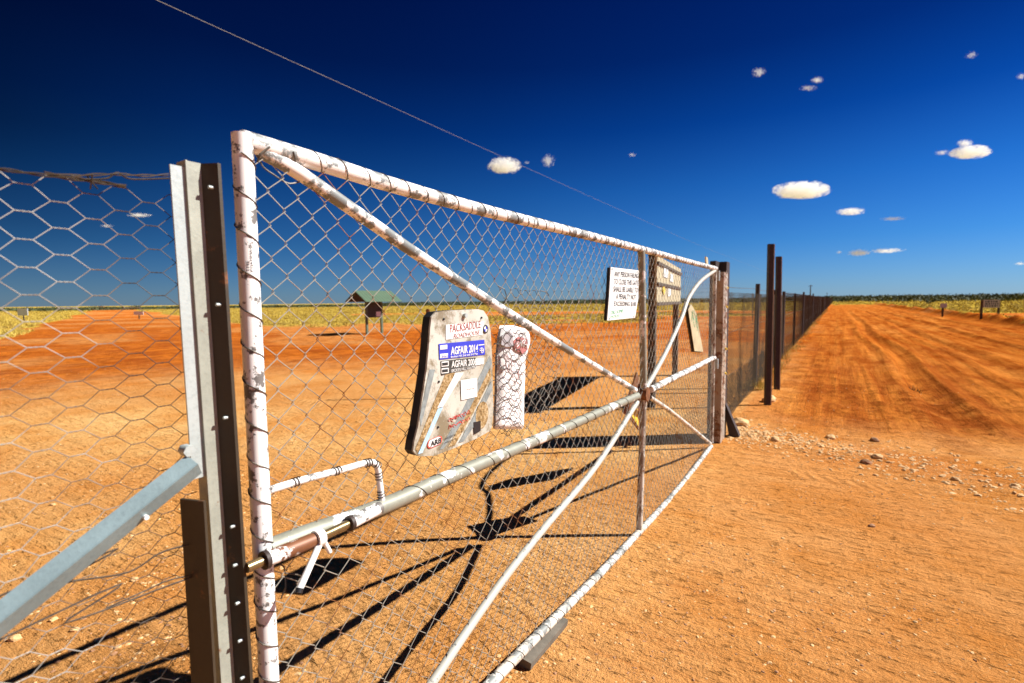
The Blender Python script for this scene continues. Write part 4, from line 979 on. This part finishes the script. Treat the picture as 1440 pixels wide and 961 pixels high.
for a in ((710,234,42,19,1.1,'compact bright white cloud low in the dark sky above the gate, leftmost of all'),
          (771,227,17,17,.35,'ragged broken cloud wisp just right of the compact cloud'),
          (741,229,8,4,.25,'tiny faint cloud fleck between the compact cloud and the ragged wisp'),
          (889,218,12,5,.25,'tiny faint cloud alone above the middle of the gate'),
          (1067,102,20,11,.35,'small slanting wisp of cloud high above the fence posts'),
          (1149,113,16,8,.45,'small bright puff high in the sky, upper of a close pair'),
          (1137,124,24,6,.35,'thin broken wisp just below the high bright puff'),
          (1128,269,70,20,1.0,'largest white cloud, above the road'),
          (1196,298,32,9,.8,'small flat cloud below and right of the largest cloud'),
          (1256,308,34,5,.4,'thin streak of cloud right of the small flat cloud'),
          (1357,202,19,9,.7,'small puff on top of the bright cloud at the right'),
          (1363,215,50,15,1.0,'bright lens shaped cloud at the right under a small puff'),
          (1325,215,20,6,.35,'faint wisp touching the left of the lens shaped cloud'),
          (1208,356,30,8,.6,'low flat cloud above the end of the fence, left of a pair'),
          (1247,353,40,6,.6,'low stretched cloud above the road, right of a pair'),
          (1180,355,8,4,.4,'tiny cloud dot left of the two low clouds'),
          (1366,78,18,9,.2,'very faint wisp near the top right corner'),
          (1436,108,12,8,.3,'faint wisp at the right edge below the corner'),
          (1434,371,14,4,.4,'small low streak of cloud at the right edge'),
          (196,303,30,5,.5,'thin streak of cloud seen through the netting beside the channel post'),
          (150,318,18,4,.3,'faint thin cloud behind the netting left of the thin streak')): cloud(*a)
# ------------------------------------------------------------------ camera, sun, sky
cam = bpy.data.cameras.new('camera'); co = bpy.data.objects.new('camera', cam); C.objects.link(co); sc.camera = co
cam.sensor_width = 36; cam.lens = 36*F/1440; cam.clip_end = 20000; cam.clip_start = .02
mw = Matrix(((rgt[0], upv[0], -fwd[0], 0), (rgt[1], upv[1], -fwd[1], 0), (rgt[2], upv[2], -fwd[2], CH), (0, 0, 0, 1))); co.matrix_world = mw
cam.dof.use_dof = True; cam.dof.focus_distance = 1.75; cam.dof.aperture_fstop = 3.4
AZ, EL = R(54), R(41.5)
sl = bpy.data.lights.new('sun', 'SUN'); sl.energy = 4.9; sl.angle = R(.5); sl.color = (1, .965, .90)
so = bpy.data.objects.new('sun', sl); C.objects.link(so)
sd = Vector((math.sin(AZ)*math.cos(EL), math.cos(AZ)*math.cos(EL), math.sin(EL))); so.rotation_euler = sd.to_track_quat('Z', 'Y').to_euler()
w = bpy.data.worlds.new('World'); sc.world = w; w.use_nodes = True; nt = w.node_tree; bg = nt.nodes['Background']
sk = N(nt, 'ShaderNodeTexSky'); sk.sky_type = 'NISHITA'; sk.sun_disc = False; sk.sun_elevation = EL; sk.sun_rotation = AZ
sk.altitude = 150; sk.air_density = 1.0; sk.dust_density = .15; sk.ozone_density = 3.0
# deep polarised blue: darker away from the sun side and towards the zenith
tc = N(nt, 'ShaderNodeTexCoord', name='TC'); sepd = N(nt, 'ShaderNodeSeparateXYZ'); nt.links.new(tc.outputs['Generated'], sepd.inputs[0])
dx = mth(nt, 'ADD', mth(nt, 'MULTIPLY', sepd.outputs[0], .85), mth(nt, 'MULTIPLY', sepd.outputs[1], .53))   # towards the east side
side = ramp(nt, mth(nt, 'ADD', mth(nt, 'MULTIPLY', dx, .5), .5), [(.10, .06), (.16, .17), (.26, .42), (.54, .80), (.85, 1.)])
elev = ramp(nt, sepd.outputs[2], [(0., (.25,.43,.80)), (.10, (.10,.33,.70)), (.20, (.040,.24,.60)), (.30, (.007,.125,.43)), (.40, (.002,.062,.27)), (.55, (.001,.034,.20))])
lowk = ramp(nt, sepd.outputs[2], [(0., .5), (.12, .18), (.25, 0.)])
side = mth(nt, 'ADD', side, mth(nt, 'MULTIPLY', lowk, mth(nt, 'SUBTRACT', .8, side)))
col = mix(nt, 1., sk.outputs[0], elev, 'MULTIPLY'); col = mix(nt, 1., col, side, 'MULTIPLY')
nt.links.new(col, bg.inputs[0]); bg.inputs[1].default_value = .074
vs = sc.view_settings; vs.view_transform = 'Standard'; vs.look = 'None'; vs.gamma = 1; vs.use_curve_mapping = False; vs.exposure = .97
sc.cycles.max_bounces = 8; sc.cycles.volume_bounces = 6; sc.cycles.volume_max_steps = 128; sc.cycles.transparent_max_bounces = 8
